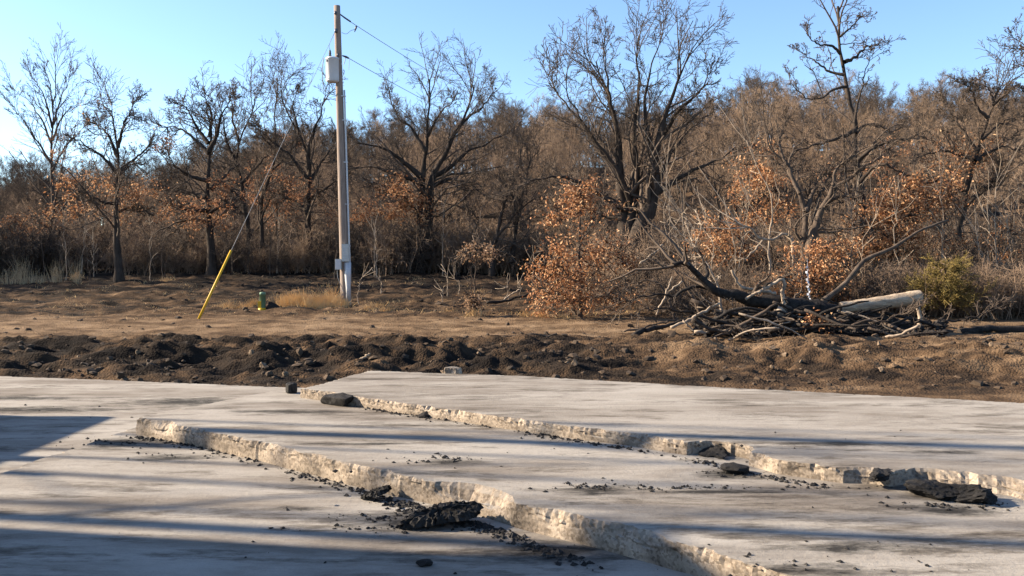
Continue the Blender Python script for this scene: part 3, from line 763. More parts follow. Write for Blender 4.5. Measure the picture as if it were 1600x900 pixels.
hero('oak_tree', 'slim leaning bare oak midway between guy guard and utility pole', 'tree', 45, [
    ([(409, 412), (409, 336), (407, 312), (416, 280), (426, 248), (433, 212), (431, 165), (437, 108)], 9, 2, .3),
    ([(426, 248), (450, 228), (470, 200)], 4, 1.5, .8), ([(432, 214), (412, 190), (398, 170)], 4, 1.5, -.8), ([(409, 330), (424, 300), (440, 285)], 4, 1.5, -1)], seed=5)
hero('oak_tree', 'tall forked bare oak just left of the utility pole', 'tree', 44, [
    ([(480, 412), (481, 380), (482, 280), (484, 240), (478, 212), (466, 184), (448, 152), (436, 124), (433, 98)], 13, 2, .4),
    ([(483, 246), (482, 216), (492, 180), (506, 146), (512, 120)], 9, 2, -.8), ([(484, 270), (508, 228), (530, 200)], 7, 2, .9),
    ([(480, 262), (448, 220), (416, 196), (398, 178)], 7, 2, -1.0), ([(482, 300), (510, 280), (540, 262)], 6, 2, -1.2), ([(466, 184), (455, 140), (462, 108)], 5, 1.5, .8),
    ([(482, 320), (455, 300), (440, 296)], 6, 2, 1)], seed=6,
    leaf=('leaf_dull', [(445, 290, 32, 24, 22, 28, .16, 1), (475, 300, 20, 20, 10, 28, .15, -1), (515, 335, 20, 20, 12, 26, .15, 0)]))
hero('slender_tree', 'tall slender pale tree with upswept branches at the far-left edge', 'tree', 50, [
    ([(91, 410), (88, 380), (82, 311), (80, 246), (80, 203), (82, 138), (87, 66)], 9, 1.5, .2),
    ([(80, 240), (52, 194), (15, 140)], 4, 1, -.8), ([(80, 205), (65, 168), (39, 129), (15, 112)], 4, 1, .8),
    ([(81, 198), (100, 155), (132, 134)], 4, 1, -.6), ([(82, 170), (95, 125), (113, 84)], 4, 1, .7), ([(81, 176), (65, 116), (40, 80)], 4, 1, -.5), ([(81, 250), (105, 205), (140, 170)], 4, 1, .8), ([(82, 150), (76, 100), (66, 72)], 3, 1, .3)],
    spec=ACUTE, bark='bark_mid', twig='twig', seed=7)
hero('oak_tree', 'oak with sparse rust leaves left of the broad dark oak', 'tree', 38, [
    ([(186, 424), (182, 354), (180, 294), (184, 250), (184, 211), (177, 168), (173, 122)], 14, 2, .3),
    ([(184, 252), (160, 224), (130, 203), (106, 188)], 7, 2, -.8), ([(184, 252), (208, 229), (238, 204)], 7, 2, .8),
    ([(183, 222), (164, 181), (134, 162)], 6, 2, .6), ([(184, 206), (195, 168), (214, 126)], 6, 2, -.6), ([(182, 304), (160, 302), (128, 284)], 6, 2, -1), ([(181, 320), (205, 312), (232, 318)], 5, 2, 1)], seed=8,
    leaf=('leaf_rust', [(150, 295, 48, 24, 26, 30, .14, -.8), (190, 320, 48, 26, 16, 30, .14, .8), (175, 190, 40, 50, 14, 9, .13, 0), (150, 170, 20, 10, 6, 14, .13, 0), (235, 310, 30, 26, 14, 28, .14, 0)], .2))
hero('dead_tree', 'tallest dark tree with few crooked limbs reaching out of the frame', 'tree', 31, [
    ([(1340, 470), (1344, 420), (1347, 373), (1348, 321), (1344, 270), (1337, 225), (1336, 171), (1331, 139), (1324, 101), (1317, 59), (1311, 25), (1310, 0), (1308, -45)], 19, 6, .4),
    ([(1317, 54), (1332, 48), (1351, 32), (1374, 22)], 7, 2, .6), ([(1310, 40), (1297, 27), (1271, 23), (1249, 3)], 5, 2, -.5),
    ([(1317, 76), (1292, 71), (1271, 56), (1248, 38)], 5, 2, .4), ([(1320, 97), (1300, 101), (1276, 116), (1252, 117), (1233, 103)], 5, 2, -.8),
    ([(1334, 160), (1343, 115), (1356, 67), (1366, 40)], 5, 1.5, .3), ([(1336, 172), (1311, 184), (1271, 197), (1230, 208)], 8, 3, -1),
    ([(1338, 178), (1353, 163), (1380, 165), (1402, 174)], 5, 2, 1), ([(1340, 225), (1365, 205), (1400, 190), (1440, 185)], 7, 3, -.6), ([(1345, 262), (1365, 240), (1385, 232), (1425, 250)], 7, 3, -1),
    ([(1310, 10), (1330, -8), (1350, -30)], 4, 2, .3)], spec=SPARSE, seed=9)
hero('forked_oak', 'low forked oak with a pale dead limb above the brush pile', 'tree', 28.5, [
    ([(1254, 470), (1256, 400), (1254, 372), (1257, 344), (1259, 315), (1249, 281), (1235, 258), (1226, 229), (1203, 210), (1190, 180)], 20, 4, .2),
    ([(1258, 400), (1264, 385), (1275, 344), (1290, 301), (1305, 278), (1310, 245), (1319, 232), (1338, 216)], 20, 4, -.5),
    ([(1259, 315), (1269, 287), (1283, 256)], 10, 4, .4), ([(1272, 350), (1281, 296), (1292, 266), (1308, 242)], 9, 4, .6),
    ([(1290, 305), (1310, 290), (1330, 286), (1350, 290)], 7, 3, -.7), ([(1249, 281), (1230, 240), (1240, 205), (1262, 185)], 7, 2, .8), ([(1308, 275), (1340, 250), (1370, 228), (1405, 200)], 7, 2.5, -.8),
    ([(1226, 232), (1215, 200), (1222, 160)], 5, 2, .3)], spec=SPARSE, bark='bark_mid', seed=10)
hero('dead_limb', 'pale bark-stripped dead limb stretching left from the low forked oak', 'branch', 28.3, [
    ([(1250, 380), (1235, 370), (1212, 373), (1191, 373), (1174, 359), (1146, 345)], 9, 4, -.6), ([(1195, 373), (1180, 390), (1165, 405)], 5, 2, -.3)], bark='bark_pale', twig='twig_pale', spec=[(3, .3, 50, .3, .5, 4, .25, .05, 4)], seed=11)
hero('oak_tree', 'dark oak with a kinked trunk above the yellow-green cedar', 'tree', 32, [
    ([(1488, 450), (1491, 385), (1499, 339), (1508, 310), (1512, 281), (1518, 255), (1527, 226), (1537, 192), (1553, 149), (1561, 122), (1572, 92)], 19, 3, .3),
    ([(1510, 280), (1485, 265), (1456, 262), (1432, 272)], 8, 4, -.8), ([(1526, 224), (1497, 216), (1468, 210), (1438, 218)], 7, 2.5, .8),
    ([(1511, 306), (1531, 287), (1551, 272), (1568, 244)], 7, 2, -.6), ([(1528, 228), (1548, 214), (1577, 203), (1606, 210)], 7, 2, .8), ([(1551, 152), (1529, 131), (1523, 108), (1508, 92)], 6, 1.5, -.4),
    ([(1530, 210), (1508, 173), (1489, 147), (1474, 128)], 6, 1.5, .7), ([(1558, 130), (1580, 110), (1600, 96)], 5, 1.5, -.5), ([(1560, 125), (1553, 104), (1536, 86)], 4, 1.5, .5), ([(1540, 190), (1575, 160), (1610, 150)], 5, 1.5, .6)], seed=12,
    leaf=('leaf_rust', [(1522, 235, 30, 28, 20, 26, .15, .6), (1488, 262, 34, 20, 18, 28, .15, -.6), (1460, 235, 28, 20, 10, 24, .14, .5)]))
hero('oak_tree', 'tree beyond the frame whose limb tips enter at the top-right corner', 'tree', 30, [
    ([(1668, 470), (1662, 300), (1655, 150), (1652, 20), (1650, -80)], 20, 5, 0), ([(1655, 62), (1625, 40), (1590, 22), (1577, 12)], 6, 2, .3), ([(1655, 66), (1612, 36), (1574, 33)], 5, 1.5, -.3), ([(1656, 90), (1625, 70), (1598, 60)], 5, 1.5, .3)], spec=SPARSE, seed=13)
hero('oak_tree', 'leaning dark tree with crossing stems left of the rust-leaved shrub', 'tree', 41, [
    ([(768, 408), (773, 372), (793, 347), (814, 322), (846, 294)], 10, 3, -.4), ([(775, 372), (793, 296), (812, 255), (820, 215)], 7, 2, .6), ([(803, 408), (806, 380), (814, 330), (828, 266), (835, 225)], 9, 2, .8),
    ([(814, 322), (800, 285), (780, 260)], 5, 2, .6)], seed=14)

# young oaks that kept their rust-coloured leaves
def leafy(name, label, d, stems, leaf, seed, cat='tree', bark='bark_mid', lm='leaf_rust', sig=.16):
    return hero(name, label, cat, d, stems, bark=bark, twig='twig', spec=[(5, .25, 45, .4, .5, 5, .2, .05, 4), (4, .2, 45, .5, .6, 3, .2, .03, 3)], leaf=(lm, leaf, sig), seed=seed, shrink=1)
leafy('oak_shrub', 'big dense rust-leaved young oak at the dirt track edge', 25, [
    ([(906, 492), (908, 440), (905, 380), (908, 320), (905, 290)], 7, 2, .2), ([(908, 460), (880, 420), (850, 395)], 4, 1.5, -.4), ([(908, 450), (940, 415), (968, 395)], 4, 1.5, .4), ([(906, 400), (880, 360), (868, 320)], 3, 1.5, .3), ([(906, 380), (930, 340), (945, 300)], 3, 1.5, -.3),
    ([(900, 492), (890, 470), (850, 455)], 3, 1.5, -.5), ([(908, 470), (940, 462), (985, 450)], 3, 1.5, .3)],
    [(893, 425, 52, 36, 58, 34, .13, 0), (860, 410, 28, 32, 24, 32, .13, -.3), (938, 390, 34, 18, 24, 32, .13, .2), (905, 322, 50, 30, 34, 30, .13, 0), (900, 300, 26, 18, 16, 34, .13, 0), (890, 468, 60, 16, 34, 34, .12, -.2), (965, 465, 45, 20, 20, 26, .12, .4), (985, 408, 16, 12, 8, 32, .13, 0), (845, 475, 20, 12, 9, 28, .12, -.4)], 31)
leafy('oak_sapling', 'small tan-leaved sapling standing alone left of the rust-leaved shrub', 26.5, [([(741, 466), (742, 430), (745, 405), (750, 378)], 3.5, 1.2, 0), ([(743, 415), (732, 400), (725, 392)], 2, 1, -.2), ([(744, 412), (760, 400), (772, 396)], 2, 1, .2)],
    [(748, 398, 22, 16, 22, 15, .11, 0), (765, 402, 14, 8, 7, 12, .11, .1), (730, 396, 9, 8, 5, 12, .11, 0)], 32, lm='leaf_tan', sig=.09)
leafy('low_shrub', 'low straw-coloured shrub at the foot of the small sapling', 25.6, [([(738, 486), (736, 474), (734, 464)], 2, 1, 0), ([(738, 486), (744, 472), (750, 466)], 2, 1, .1)], [(739, 476, 14, 9, 18, 22, .09, 0)], 33, cat='shrub', lm='leaf_tan', sig=.1)
leafy('young_oak', 'young rust-leaved oak between the biggest oak and the forked oak', 30, [([(1165, 450), (1163, 390), (1160, 330), (1165, 270), (1170, 225)], 5, 1.5, .2), ([(1162, 380), (1130, 350), (1110, 330)], 3, 1, -.4), ([(1161, 330), (1190, 300), (1215, 290)], 3, 1, .4)],
    [(1165, 285, 46, 28, 36, 34, .14, 0), (1195, 330, 38, 18, 26, 34, .14, .3), (1130, 355, 42, 16, 26, 34, .14, -.3), (1120, 395, 46, 18, 30, 34, .14, 0), (1200, 235, 26, 14, 9, 24, .13, 0), (1170, 405, 30, 14, 10, 28, .13, 0)], 34)
leafy('young_oak', 'rust-leaved oak growth low behind the fallen trunk and white tape', 25.5, [([(1275, 490), (1278, 450), (1285, 410), (1290, 385)], 4, 1.5, .1), ([(1278, 450), (1250, 430), (1232, 425)], 3, 1, .2), ([(1280, 440), (1310, 420), (1330, 405)], 3, 1, -.2)],
    [(1290, 410, 48, 26, 42, 38, .125, .2), (1285, 450, 40, 22, 26, 36, .125, .2), (1215, 450, 34, 18, 18, 32, .12, .4), (1250, 435, 20, 16, 10, 32, .12, .3), (1320, 390, 20, 14, 9, 32, .12, .2)], 35)
leafy('young_oak', 'widest rust-leaved young oak between tall dead tree and kinked oak', 29.5, [([(1405, 480), (1405, 420), (1400, 360), (1415, 310), (1430, 270)], 5, 1.5, 0), ([(1402, 380), (1370, 360), (1345, 345)], 3, 1, -.3), ([(1402, 350), (1440, 320), (1480, 300)], 3, 1, .3)],
    [(1430, 305, 50, 26, 70, 40, .14, 0), (1400, 345, 52, 24, 64, 40, .14, .1), (1370, 385, 42, 22, 46, 40, .14, 0), (1475, 320, 32, 20, 22, 32, .13, .2), (1440, 280, 28, 12, 10, 30, .13, 0), (1425, 390, 36, 14, 14, 30, .13, .3), (1350, 340, 20, 10, 8, 28, .13, 0), (1490, 380, 30, 14, 12, 26, .12, .2)], 36)
leafy('young_oak', 'rust-leaved sapling at the right-hand edge of the frame', 30, [([(1575, 470), (1574, 420), (1578, 360)], 4, 1.5, 0)], [(1580, 355, 28, 8, 12, 26, .12, 0), (1565, 372, 24, 10, 8, 26, .12, 0), (1588, 400, 18, 10, 6, 22, .12, 0)], 37)
leafy('young_oak', 'drooping rust-leaved oak growth around the slender pale tree', 44, [([(70, 420), (78, 370), (85, 320), (95, 270), (105, 220)], 6, 2, 0), ([(80, 360), (50, 340), (40, 335)], 3, 1, -.3), ([(86, 320), (120, 290), (140, 280)], 3, 1, .3)],
    [(110, 285, 34, 22, 24, 24, .15, 0), (85, 335, 42, 14, 24, 24, .15, 0), (100, 235, 24, 16, 10, 18, .14, 0), (120, 320, 36, 14, 12, 22, .14, .5), (60, 355, 30, 10, 12, 30, .16, 0)], 38)
leafy('young_oak', 'dull rust-leaved young oak behind the slim leaning oak', 50, [([(430, 410), (432, 350), (435, 280), (440, 230)], 5, 1.5, 0)], [(400, 300, 34, 24, 20, 26, .18, 0), (440, 330, 28, 24, 18, 26, .18, 0), (420, 260, 30, 18, 12, 24, .17, 0), (450, 220, 20, 12, 6, 18, .17, 0)], 39, lm='leaf_dull')
leafy('young_oak', 'rust-leaved sapling seen just behind the utility pole', 47, [([(570, 412), (568, 370), (570, 320)], 4, 1.5, 0)], [(565, 335, 22, 26, 20, 28, .17, 0), (590, 320, 22, 14, 10, 26, .17, 0)], 40, lm='leaf_dull')
leafy('young_oak', 'low rust-leaved sapling at the foot of the broad dark oak', 46, [([(275, 412), (278, 370), (285, 320)], 4, 1.5, 0)], [(290, 345, 30, 20, 20, 28, .16, 0), (270, 320, 24, 16, 10, 26, .16, 0), (340, 335, 22, 16, 10, 26, .16, 0)], 41)
leafy('young_oak', 'short rust-leaved sapling at the extreme left edge of the frame', 43, [([(18, 420), (20, 390), (25, 350)], 4, 1.5, 0)], [(12, 345, 22, 12, 14, 28, .16, 0), (30, 370, 26, 8, 10, 26, .16, 0)], 42)
leafy('young_oak', 'pale rust-leaved sapling below the crossing stems of the leaning tree', 43, [([(748, 408), (745, 370), (742, 340)], 3, 1.2, 0)], [(745, 352, 16, 12, 12, 24, .13, 0), (720, 300, 14, 10, 5, 20, .14, 0), (845, 330, 14, 20, 8, 22, .14, 0)], 43, lm='leaf_tan', sig=.13)
leafy('young_oak', 'rust-leaved growth high behind the tall dead tree', 38, [([(1385, 440), (1380, 360), (1375, 290), (1372, 250)], 5, 1.5, 0)], [(1380, 270, 26, 14, 10, 28, .15, 0), (1405, 225, 20, 10, 6, 26, .15, 0), (1300, 260, 26, 14, 8, 26, .15, 0), (1200, 270, 30, 16, 8, 26, .15, 1)], 44, lm='leaf_dull')

# cedar
RNG = np.random.default_rng(500)
cb_ = gat(1477, 24.5)
ced = empty('cedar_shrub', cb_, 'yellow-green cedar shrub behind the end of the sawn log', 'shrub')
tb = MB(); tubes(tb, np.array([cb_ + [0, 0, -.1], cb_ + [.03, 0, .7], cb_ + [-.02, 0, 1.55]]), np.array([.035, .025, .01]), 6); tb.build('trunk', M['bark'], ced)
k = 70
hz = RNG.uniform(.15, 1.45, k); az = RNG.uniform(0, 6.28, k)
dr = np.stack([np.cos(az), np.sin(az), np.full(k, .35)], -1)
ln = (1.35 - .55 * hz) * RNG.uniform(.35, 1.15, k)
br = walk(cb_ + np.stack([0 * hz, 0 * hz, hz], -1), dr, ln, 5, .12, .05)
bb = MB(); tubes(bb, br, taper(np.full(k, .012), 6, .3, .004), 3); bb.build('branch', M['twig'], ced)
s, d_, l_, r_ = spawn(br, np.full((k, 6), .01), 16, .2, 42, .38, .5)
sp = walk(s, d_, l_ + .08, 3, .12, .02)
nb = MB(); tubes(nb, sp, taper(np.full(len(sp), .010), 4, .5, .005), 3)
s, d_, l_, r_ = spawn(sp, np.full((len(sp), 4), .01), 7, .1, 38, .45, .5)
leaves_mesh(nb, s, .075, .016, -.3)
nb.build('foliage', M['cedar'], ced)

# ---------------- woods behind : copies of a few bare trees
def wood_tree(seed, h=10.0, kind=0):
    global RNG
    RNG = np.random.default_rng(seed)
    lean = RNG.normal(0, .05, 2)
    tr = walk(np.zeros((1, 3)), np.array([[lean[0], lean[1], 1.0]]), np.array([h * (.93 if kind else .8)]), 12, .09, .12)
    rad = np.linspace(.15, .025, 13)[None] * RNG.uniform(.8, 1.2)
    a_ = MB(); tubes(a_, tr, rad, 7)
    s, d, ln, r0 = spawn(tr, rad, 15 if kind else 12, .20, 56 if not kind else 46, .54, .6)
    l1 = walk(s, d, np.minimum(ln, 5), 7, .18, .06); r1 = taper(r0, 8, .3, .012); tubes(a_, l1, r1, 5)
    c_ = MB()
    s, d, ln, r0 = spawn(l1, r1, 8, .15, 46, .48, .6); l2 = walk(s, d, ln, 5, .2, .09); r2 = taper(np.maximum(r0, .011), 6, .4, .009); tubes(c_, l2, r2, 4)
    s, d, ln, r0 = spawn(l2, r2, 7, .15, 42, .5, .7); l3 = walk(s, d, np.maximum(ln, .35), 3, .2, .09); r3 = taper(np.maximum(r0, .009), 4, .5, .007); tubes(c_, l3, r3, 3)
    s, d, ln, r0 = spawn(l3, r3, 3, .2, 38, .6, .8); l4 = walk(s, d, np.maximum(ln, .22), 2, .2, .06); tubes(c_, l4, np.full((len(l4), 3), .0055), 3)
    return a_.mesh('trunk'), c_.mesh('crown')
wt = [wood_tree(900 + i, 10.0, i % 2) for i in range(6)]
for a_, c_ in wt: a_.materials.append(M['bark_mid']); c_.materials.append(M['twig_far'])
R2 = np.random.default_rng(321)
def wood(x, y, i, s, label, group):
    t = empty('bare_tree', (x, y, gz(x, y) - .1), label, 'tree', group)
    t.rotation_euler = (0, 0, R2.uniform(0, 6.28)); t.scale = (s * R2.uniform(.8, 1.05), s * R2.uniform(.8, 1.05), s)
    for nm, me in (('trunk', wt[i][0]), ('crown', wt[i][1])):
        o = bpy.data.objects.new(nm, me); COL.objects.link(o); o.parent = t
    return t
ZONES = [(60, 'behind the slender tree at the far-left edge'), (150, 'between the slender tree and the sparse-leaved oak'), (250, 'between the sparse-leaved oak and the broad dark oak'), (350, 'behind the broad dark oak'), (440, 'behind the slim leaning oak left of the pole'), (525, 'just left of the utility pole'),
         (620, 'just right of the utility pole'), (720, 'behind the wide oak right of the pole'), (840, 'between the wide oak and the rust-leaved shrub'), (960, 'behind the rust-leaved shrub'), (1060, 'behind the biggest oak'), (1160, 'between the biggest oak and the forked oak'),
         (1280, 'behind the low forked oak'), (1380, 'behind the tallest dead tree'), (1480, 'between tall dead tree and kinked oak'), (9999, 'right of the kinked oak')]
def zone(x, y):
    px = 800 + F * x / y
    return next(z for lim, z in ZONES if px < lim)
def height_for(x, y, drop):
    px = 800 + F * x / y
    yt = np.interp(px, *YT) + drop
    return CAMZ + (400 - yt) / F * y - gz(x, y)
cnt = 0; spots = []
while cnt < 150:
    y = 46 + 44 * R2.uniform() ** .8; px = R2.uniform(-30, 1630); x = (px - 800) / F * y
    if any((x - a) ** 2 + (y - b_) ** 2 < 2.2 for a, b_ in spots): continue
    hgt = np.clip(height_for(x, y, R2.uniform(8, 75)), 4.0, 12.5)
    spots.append((x, y)); zn = zone(x, y); ad = ('front-row' if y < 56 else 'middle-row' if y < 70 else 'back-row'); wood(x, y, int(R2.integers(6)), hgt / 9.6, ad + ' bare tree in the woods ' + zn, ad + ' bare trees ' + zn); cnt += 1
for i in range(9):                                # the wood goes on to the left of the frame
    y = R2.uniform(36, 46); x = -.60 * y - R2.uniform(3, 16)
    wood(x, y, i % 6, R2.uniform(.75, 1.05), 'bare tree beyond the left side of the frame', 'bare trees beyond the frame')
def tall_trunk(x, y, h, r, seed, nl, label):
    """a tall thinned-out tree : long stem, few limbs"""
    global RNG
    RNG = np.random.default_rng(seed)
    t = empty('thinned_tree', (x, y, gz(x, y) - .1), label, 'tree', 'thinned trees beside the house')
    tr = walk(np.array([[x, y, gz(x, y) - .1]]), np.array([[0, 0, 1.0]]), np.array([h]), 14, .012, .05); rd = np.linspace(r, r * .45, 15)[None]
    mb = MB(); tubes(mb, tr, rd, 9); mb.build('trunk', M['bark'], t)
    s, d, ln, r0 = spawn(tr, rd, nl, .45, 58, .22, .4)
    l1 = walk(s, d, ln, 6, .15, .05); mb = MB(); r1 = taper(r0, 7, .4, .01); tubes(mb, l1, r1, 5)
    s, d, ln, r0 = spawn(l1, r1, 3, .3, 45, .45, .6); tubes(mb, walk(s, d, ln, 4, .2, .03), taper(np.maximum(r0, .01), 5, .5, .008), 4)
    mb.build('crown', M['twig'], t)
for i, (x, y, h, r, nl) in enumerate([(-15, 10.15, 13.5, .15, 6), (-15.2, 8.0, 13.5, .13, 5), (-17, 9.9, 13, .05, 3), (-15.5, 9.1, 6.3, .08, 2), (-20, 10.1, 15, .07, 4), (-18, 11.3, 14, .05, 4), (-22, 9.3, 16, .07, 4)]):
    tall_trunk(x, y, h, r, 700 + i, nl, 'tall thin tree beyond the house, casting a stripe over the slabs')

def gn_scatter(name, pts, scales, meshes, mats, label, cat):
    """uncountable mass : instances of small meshes on points (rotation and size per point)"""
    src = bpy.data.collections.new(name + '_source')
    for me in meshes:
        o = bpy.data.objects.new(name + '_piece', me); src.objects.link(o)
    me = bpy.data.meshes.new(name); me.from_pydata([tuple(p) for p in pts], [], [])
    at1 = me.attributes.new('size', 'FLOAT', 'POINT'); at1.data.foreach_set('value', np.asarray(scales, dtype=np.float32))
    o = bpy.data.objects.new(name, me); COL.objects.link(o)
    ng = bpy.data.node_groups.new(name + '_nodes', 'GeometryNodeTree')
    ng.interface.new_socket('Geometry', in_out='INPUT', socket_type='NodeSocketGeometry'); ng.interface.new_socket('Geometry', in_out='OUTPUT', socket_type='NodeSocketGeometry')
    N_ = ng.nodes; gi = N_.new('NodeGroupInput'); go = N_.new('NodeGroupOutput'); ip = N_.new('GeometryNodeInstanceOnPoints')
    ci = N_.new('GeometryNodeCollectionInfo'); ci.inputs['Collection'].default_value = src; ci.inputs['Separate Children'].default_value = True; ci.inputs['Reset Children'].default_value = True
    rv = N_.new('FunctionNodeRandomValue'); rv.data_type = 'FLOAT_VECTOR'; rv.inputs[0].default_value = (-.05, -.05, 0); rv.inputs[1].default_value = (.05, .05, 6.28)
    na = N_.new('GeometryNodeInputNamedAttribute'); na.data_type = 'FLOAT'; na.inputs['Name'].default_value = 'size'
    lk = ng.links.new
    lk(gi.outputs[0], ip.inputs['Points']); lk(ci.outputs[0], ip.inputs['Instance']); ip.inputs['Pick Instance'].default_value = True
    e2r = N_.new('FunctionNodeEulerToRotation'); lk(rv.outputs[0], e2r.inputs[0]); lk(e2r.outputs[0], ip.inputs['Rotation'])
    lk(na.outputs[0], ip.inputs['Scale']); lk(ip.outputs[0], go.inputs[0])
    md = o.modifiers.new('scatter', 'NODES'); md.node_group = ng
    return tag(o, label, cat, kind='stuff')
# far wood on the hill
joined = []
for a_, c_ in wt:
    bm = bmesh.new(); bm.from_mesh(a_); bm.from_mesh(c_); nf = len(a_.polygons)
    for i_, f_ in enumerate(bm.faces): f_.material_index = 0 if i_ < nf else 1
    me = bpy.data.meshes.new('far_tree'); bm.to_mesh(me); bm.free()
    me.materials.clear(); me.materials.append(M['bark_mid']); me.materials.append(M['twig_far']); joined.append(me)
fp = []; fs = []
while len(fp) < 620:
    y = 85 + 95 * R2.uniform() ** .9; px = R2.uniform(-120, 1720); x = (px - 800) / F * y
    hgt = np.clip(height_for(x, y, R2.uniform(-14, 55)), 6, 13)
    fp.append((x, y, gz(x, y) - .1)); fs.append(hgt / 9.6)
while len(fp) < 800:
    y = 62 + 70 * R2.uniform() ** .9; px = R2.uniform(-120, 560); x = (px - 800) / F * y
    fp.append((x, y, gz(x, y) - .1)); fs.append(np.clip(height_for(x, y, R2.uniform(-10, 70)), 4, 12) / 9.6)
while len(fp) < 1150:
    y = 95 + 85 * R2.uniform(); px = R2.uniform(-120, 1720); x = (px - 800) / F * y
    fp.append((x, y, gz(x, y) - .1)); fs.append(R2.uniform(.3, .6))
gn_scatter('far_woods', fp, fs, joined, None, 'brown leafless woods covering the hill behind', 'woods')
# thicket under the trees
def brush(seed, h, stems, spread):
    global RNG
    RNG = np.random.default_rng(seed); mb = MB()
    s0 = np.concatenate([RNG.normal(0, spread, (stems, 2)), np.full((stems, 1), -.1)], 1)
    p = walk(s0, np.concatenate([RNG.normal(0, .25, (stems, 2)), np.ones((stems, 1))], 1), h * RNG.uniform(.5, 1.1, stems), 6, .16, .04)
    r = taper(RNG.uniform(.010, .022, stems), 7, .35, .006); tubes(mb, p, r, 4)
    s, d, ln, r0 = spawn(p, r, 9, .15, 45, .38, .6); q = walk(s, d, ln, 4, .22, .03); rq = taper(np.maximum(r0, .008), 5, .5, .0065); tubes(mb, q, rq, 3)
    s, d, ln, r0 = spawn(q, rq, 5, .1, 45, .55, .7); q2 = walk(s, d, np.maximum(ln, .15), 2, .2, .0); tubes(mb, q2, np.full((len(q2), 3), .006), 3)
    return mb.mesh('brush')
bs = [brush(40 + i, 2.1, 24, .5) for i in range(4)]
for i, me in enumerate(bs): me.materials.append(M['twig_far'] if i >= 2 else M['twig'])
up = []; us_ = []
while len(up) < 700:
    y = 41.5 + 26 * R2.uniform() ** 1.5; px = R2.uniform(-150, 1720)
    front = np.interp(px, [0, 300, 560, 860, 930, 1050, 1200, 1600], [41.5, 42.5, 43, 42, 33, 24.6, 25.5, 24.5])
    y = front + 30 * R2.uniform() ** 1.6; x = (px - 800) / F * y
    up.append((x, y, gz(x, y))); us_.append(R2.uniform(.55, 1.35) * (1.0 if y > 30 else .62))
gn_scatter('undergrowth', up, us_, bs, None, 'tangled leafless undergrowth along the edge of the woods', 'undergrowth')
# single bare saplings and pale stems at the wood's edge
def stem_thing(name, label, cat, d, pl, w0, w1, m, group=None, dd=0.0, spec=None, seed=0):
    return hero(name, label, cat, d, [(pl, w0, w1, dd)], bark=m, twig='twig_pale' if m == 'bark_pale' else 'twig', spec=spec or [(6, .3, 40, .28, .5, 4, .2, .05, 3)], seed=seed, group=group)
stem_thing('sapling_stem', 'pale bent sapling stem left of the forked oak', 'sapling', 28, [(1202, 470), (1202, 400), (1203, 360), (1208, 335), (1202, 295), (1180, 262), (1172, 240), (1165, 215)], 4, 2, 'bark_pale', seed=61)
stem_thing('sapling_stem', 'pale curved sapling stem right of the biggest oak', 'sapling', 29, [(1092, 440), (1086, 400), (1080, 370), (1070, 340), (1050, 330)], 4, 1.5, 'bark_pale', seed=62)
rs = np.random.default_rng(88)
for i in range(26):
    px = rs.uniform(1040, 1600); d = rs.uniform(26.5, 31); y0 = 400 + (CAMZ - gz((px - 800) / F * d, d)) / d * F
    hpx = rs.uniform(90, 220); b_ = rs.normal(0, 22)
    stem_thing('sapling_stem', 'thin pale sapling ' + zone((px - 800) / F * d, d), 'sapling', d, [(px, y0), (px + b_ * .2 + rs.normal(0, 5), y0 - hpx * .35), (px + b_ * .6 + rs.normal(0, 7), y0 - hpx * .7), (px + b_, y0 - hpx)], rs.uniform(1.6, 3), .9, 'bark_pale', 'thin saplings ' + zone((px - 800) / F * d, d), rs.normal(0, .3), seed=200 + i)
for i in range(24):
    px = rs.uniform(20, 860); d = rs.uniform(39, 43); y0 = 400 + (CAMZ - gz((px - 800) / F * d, d)) / d * F
    hpx = rs.uniform(30, 110); b_ = rs.normal(0, 8)
    stem_thing('sapling_stem', 'thin grey sapling ' + zone((px - 800) / F * d, d), 'sapling', d, [(px, y0), (px + b_ * .3, y0 - hpx * .4), (px + b_, y0 - hpx)], rs.uniform(1.2, 2.2), .8, 'bark_pale' if i % 3 == 0 else 'bark_mid', 'grey saplings ' + zone((px - 800) / F * d, d), rs.normal(0, .3), seed=260 + i)
for i in range(9):
    px = [560, 595, 700, 795, 812, 690, 715, 832, 845][i]; d = rs.uniform(28, 34); y0 = 400 + (CAMZ - gz((px - 800) / F * d, d)) / d * F
    hpx = rs.uniform(22, 50)
    stem_thing('sapling_stem', 'short bare sapling stem standing in the burnt field', 'sapling', d, [(px, y0), (px + rs.normal(0, 2), y0 - hpx * .5), (px + rs.normal(0, 4), y0 - hpx)], 1.8, .8, 'bark_pale', 'short stems in the burnt field', 0, [(3, .4, 35, .3, .5, 3, .2, .05, 3)], seed=300 + i)

# ------------------------------------------------------------------ fallen tree, log, brush pile
hero('fallen_tree', 'dark fallen tree trunk arching across the brush pile', 'fallen tree', 21.5, [
    ([(1330, 496), (1290, 487), (1250, 479), (1200, 472), (1150, 465), (1118, 453), (1096, 438), (1080, 420), (1064, 411), (1046, 417)], 44, 11, -.6),
    ([(1120, 455), (1090, 447), (1055, 460), (1010, 463), (975, 474)], 7, 3, -.4), ([(1098, 440), (1106, 425), (1095, 400), (1082, 385)], 7, 3, .5), ([(1160, 466), (1185, 452), (1222, 436)], 7, 4, -.3)],
    bark='charred', spec=[(4, .3, 50, .25, .5, 5, .25, .05, 4), (3, .2, 45, .5, .6, 3, .25, .03, 3)], seed=70)
lg = empty('sawn_log', gat(1380, 22), 'pale weathered sawn log lying on the brush pile', 'log')
la, lb_ = at(1312, 481, 20.9), at(1438, 464, 21.1)
ax = smooth_line(np.array([la, (la + lb_) / 2 + [0, 0, -.01], lb_]), 24)
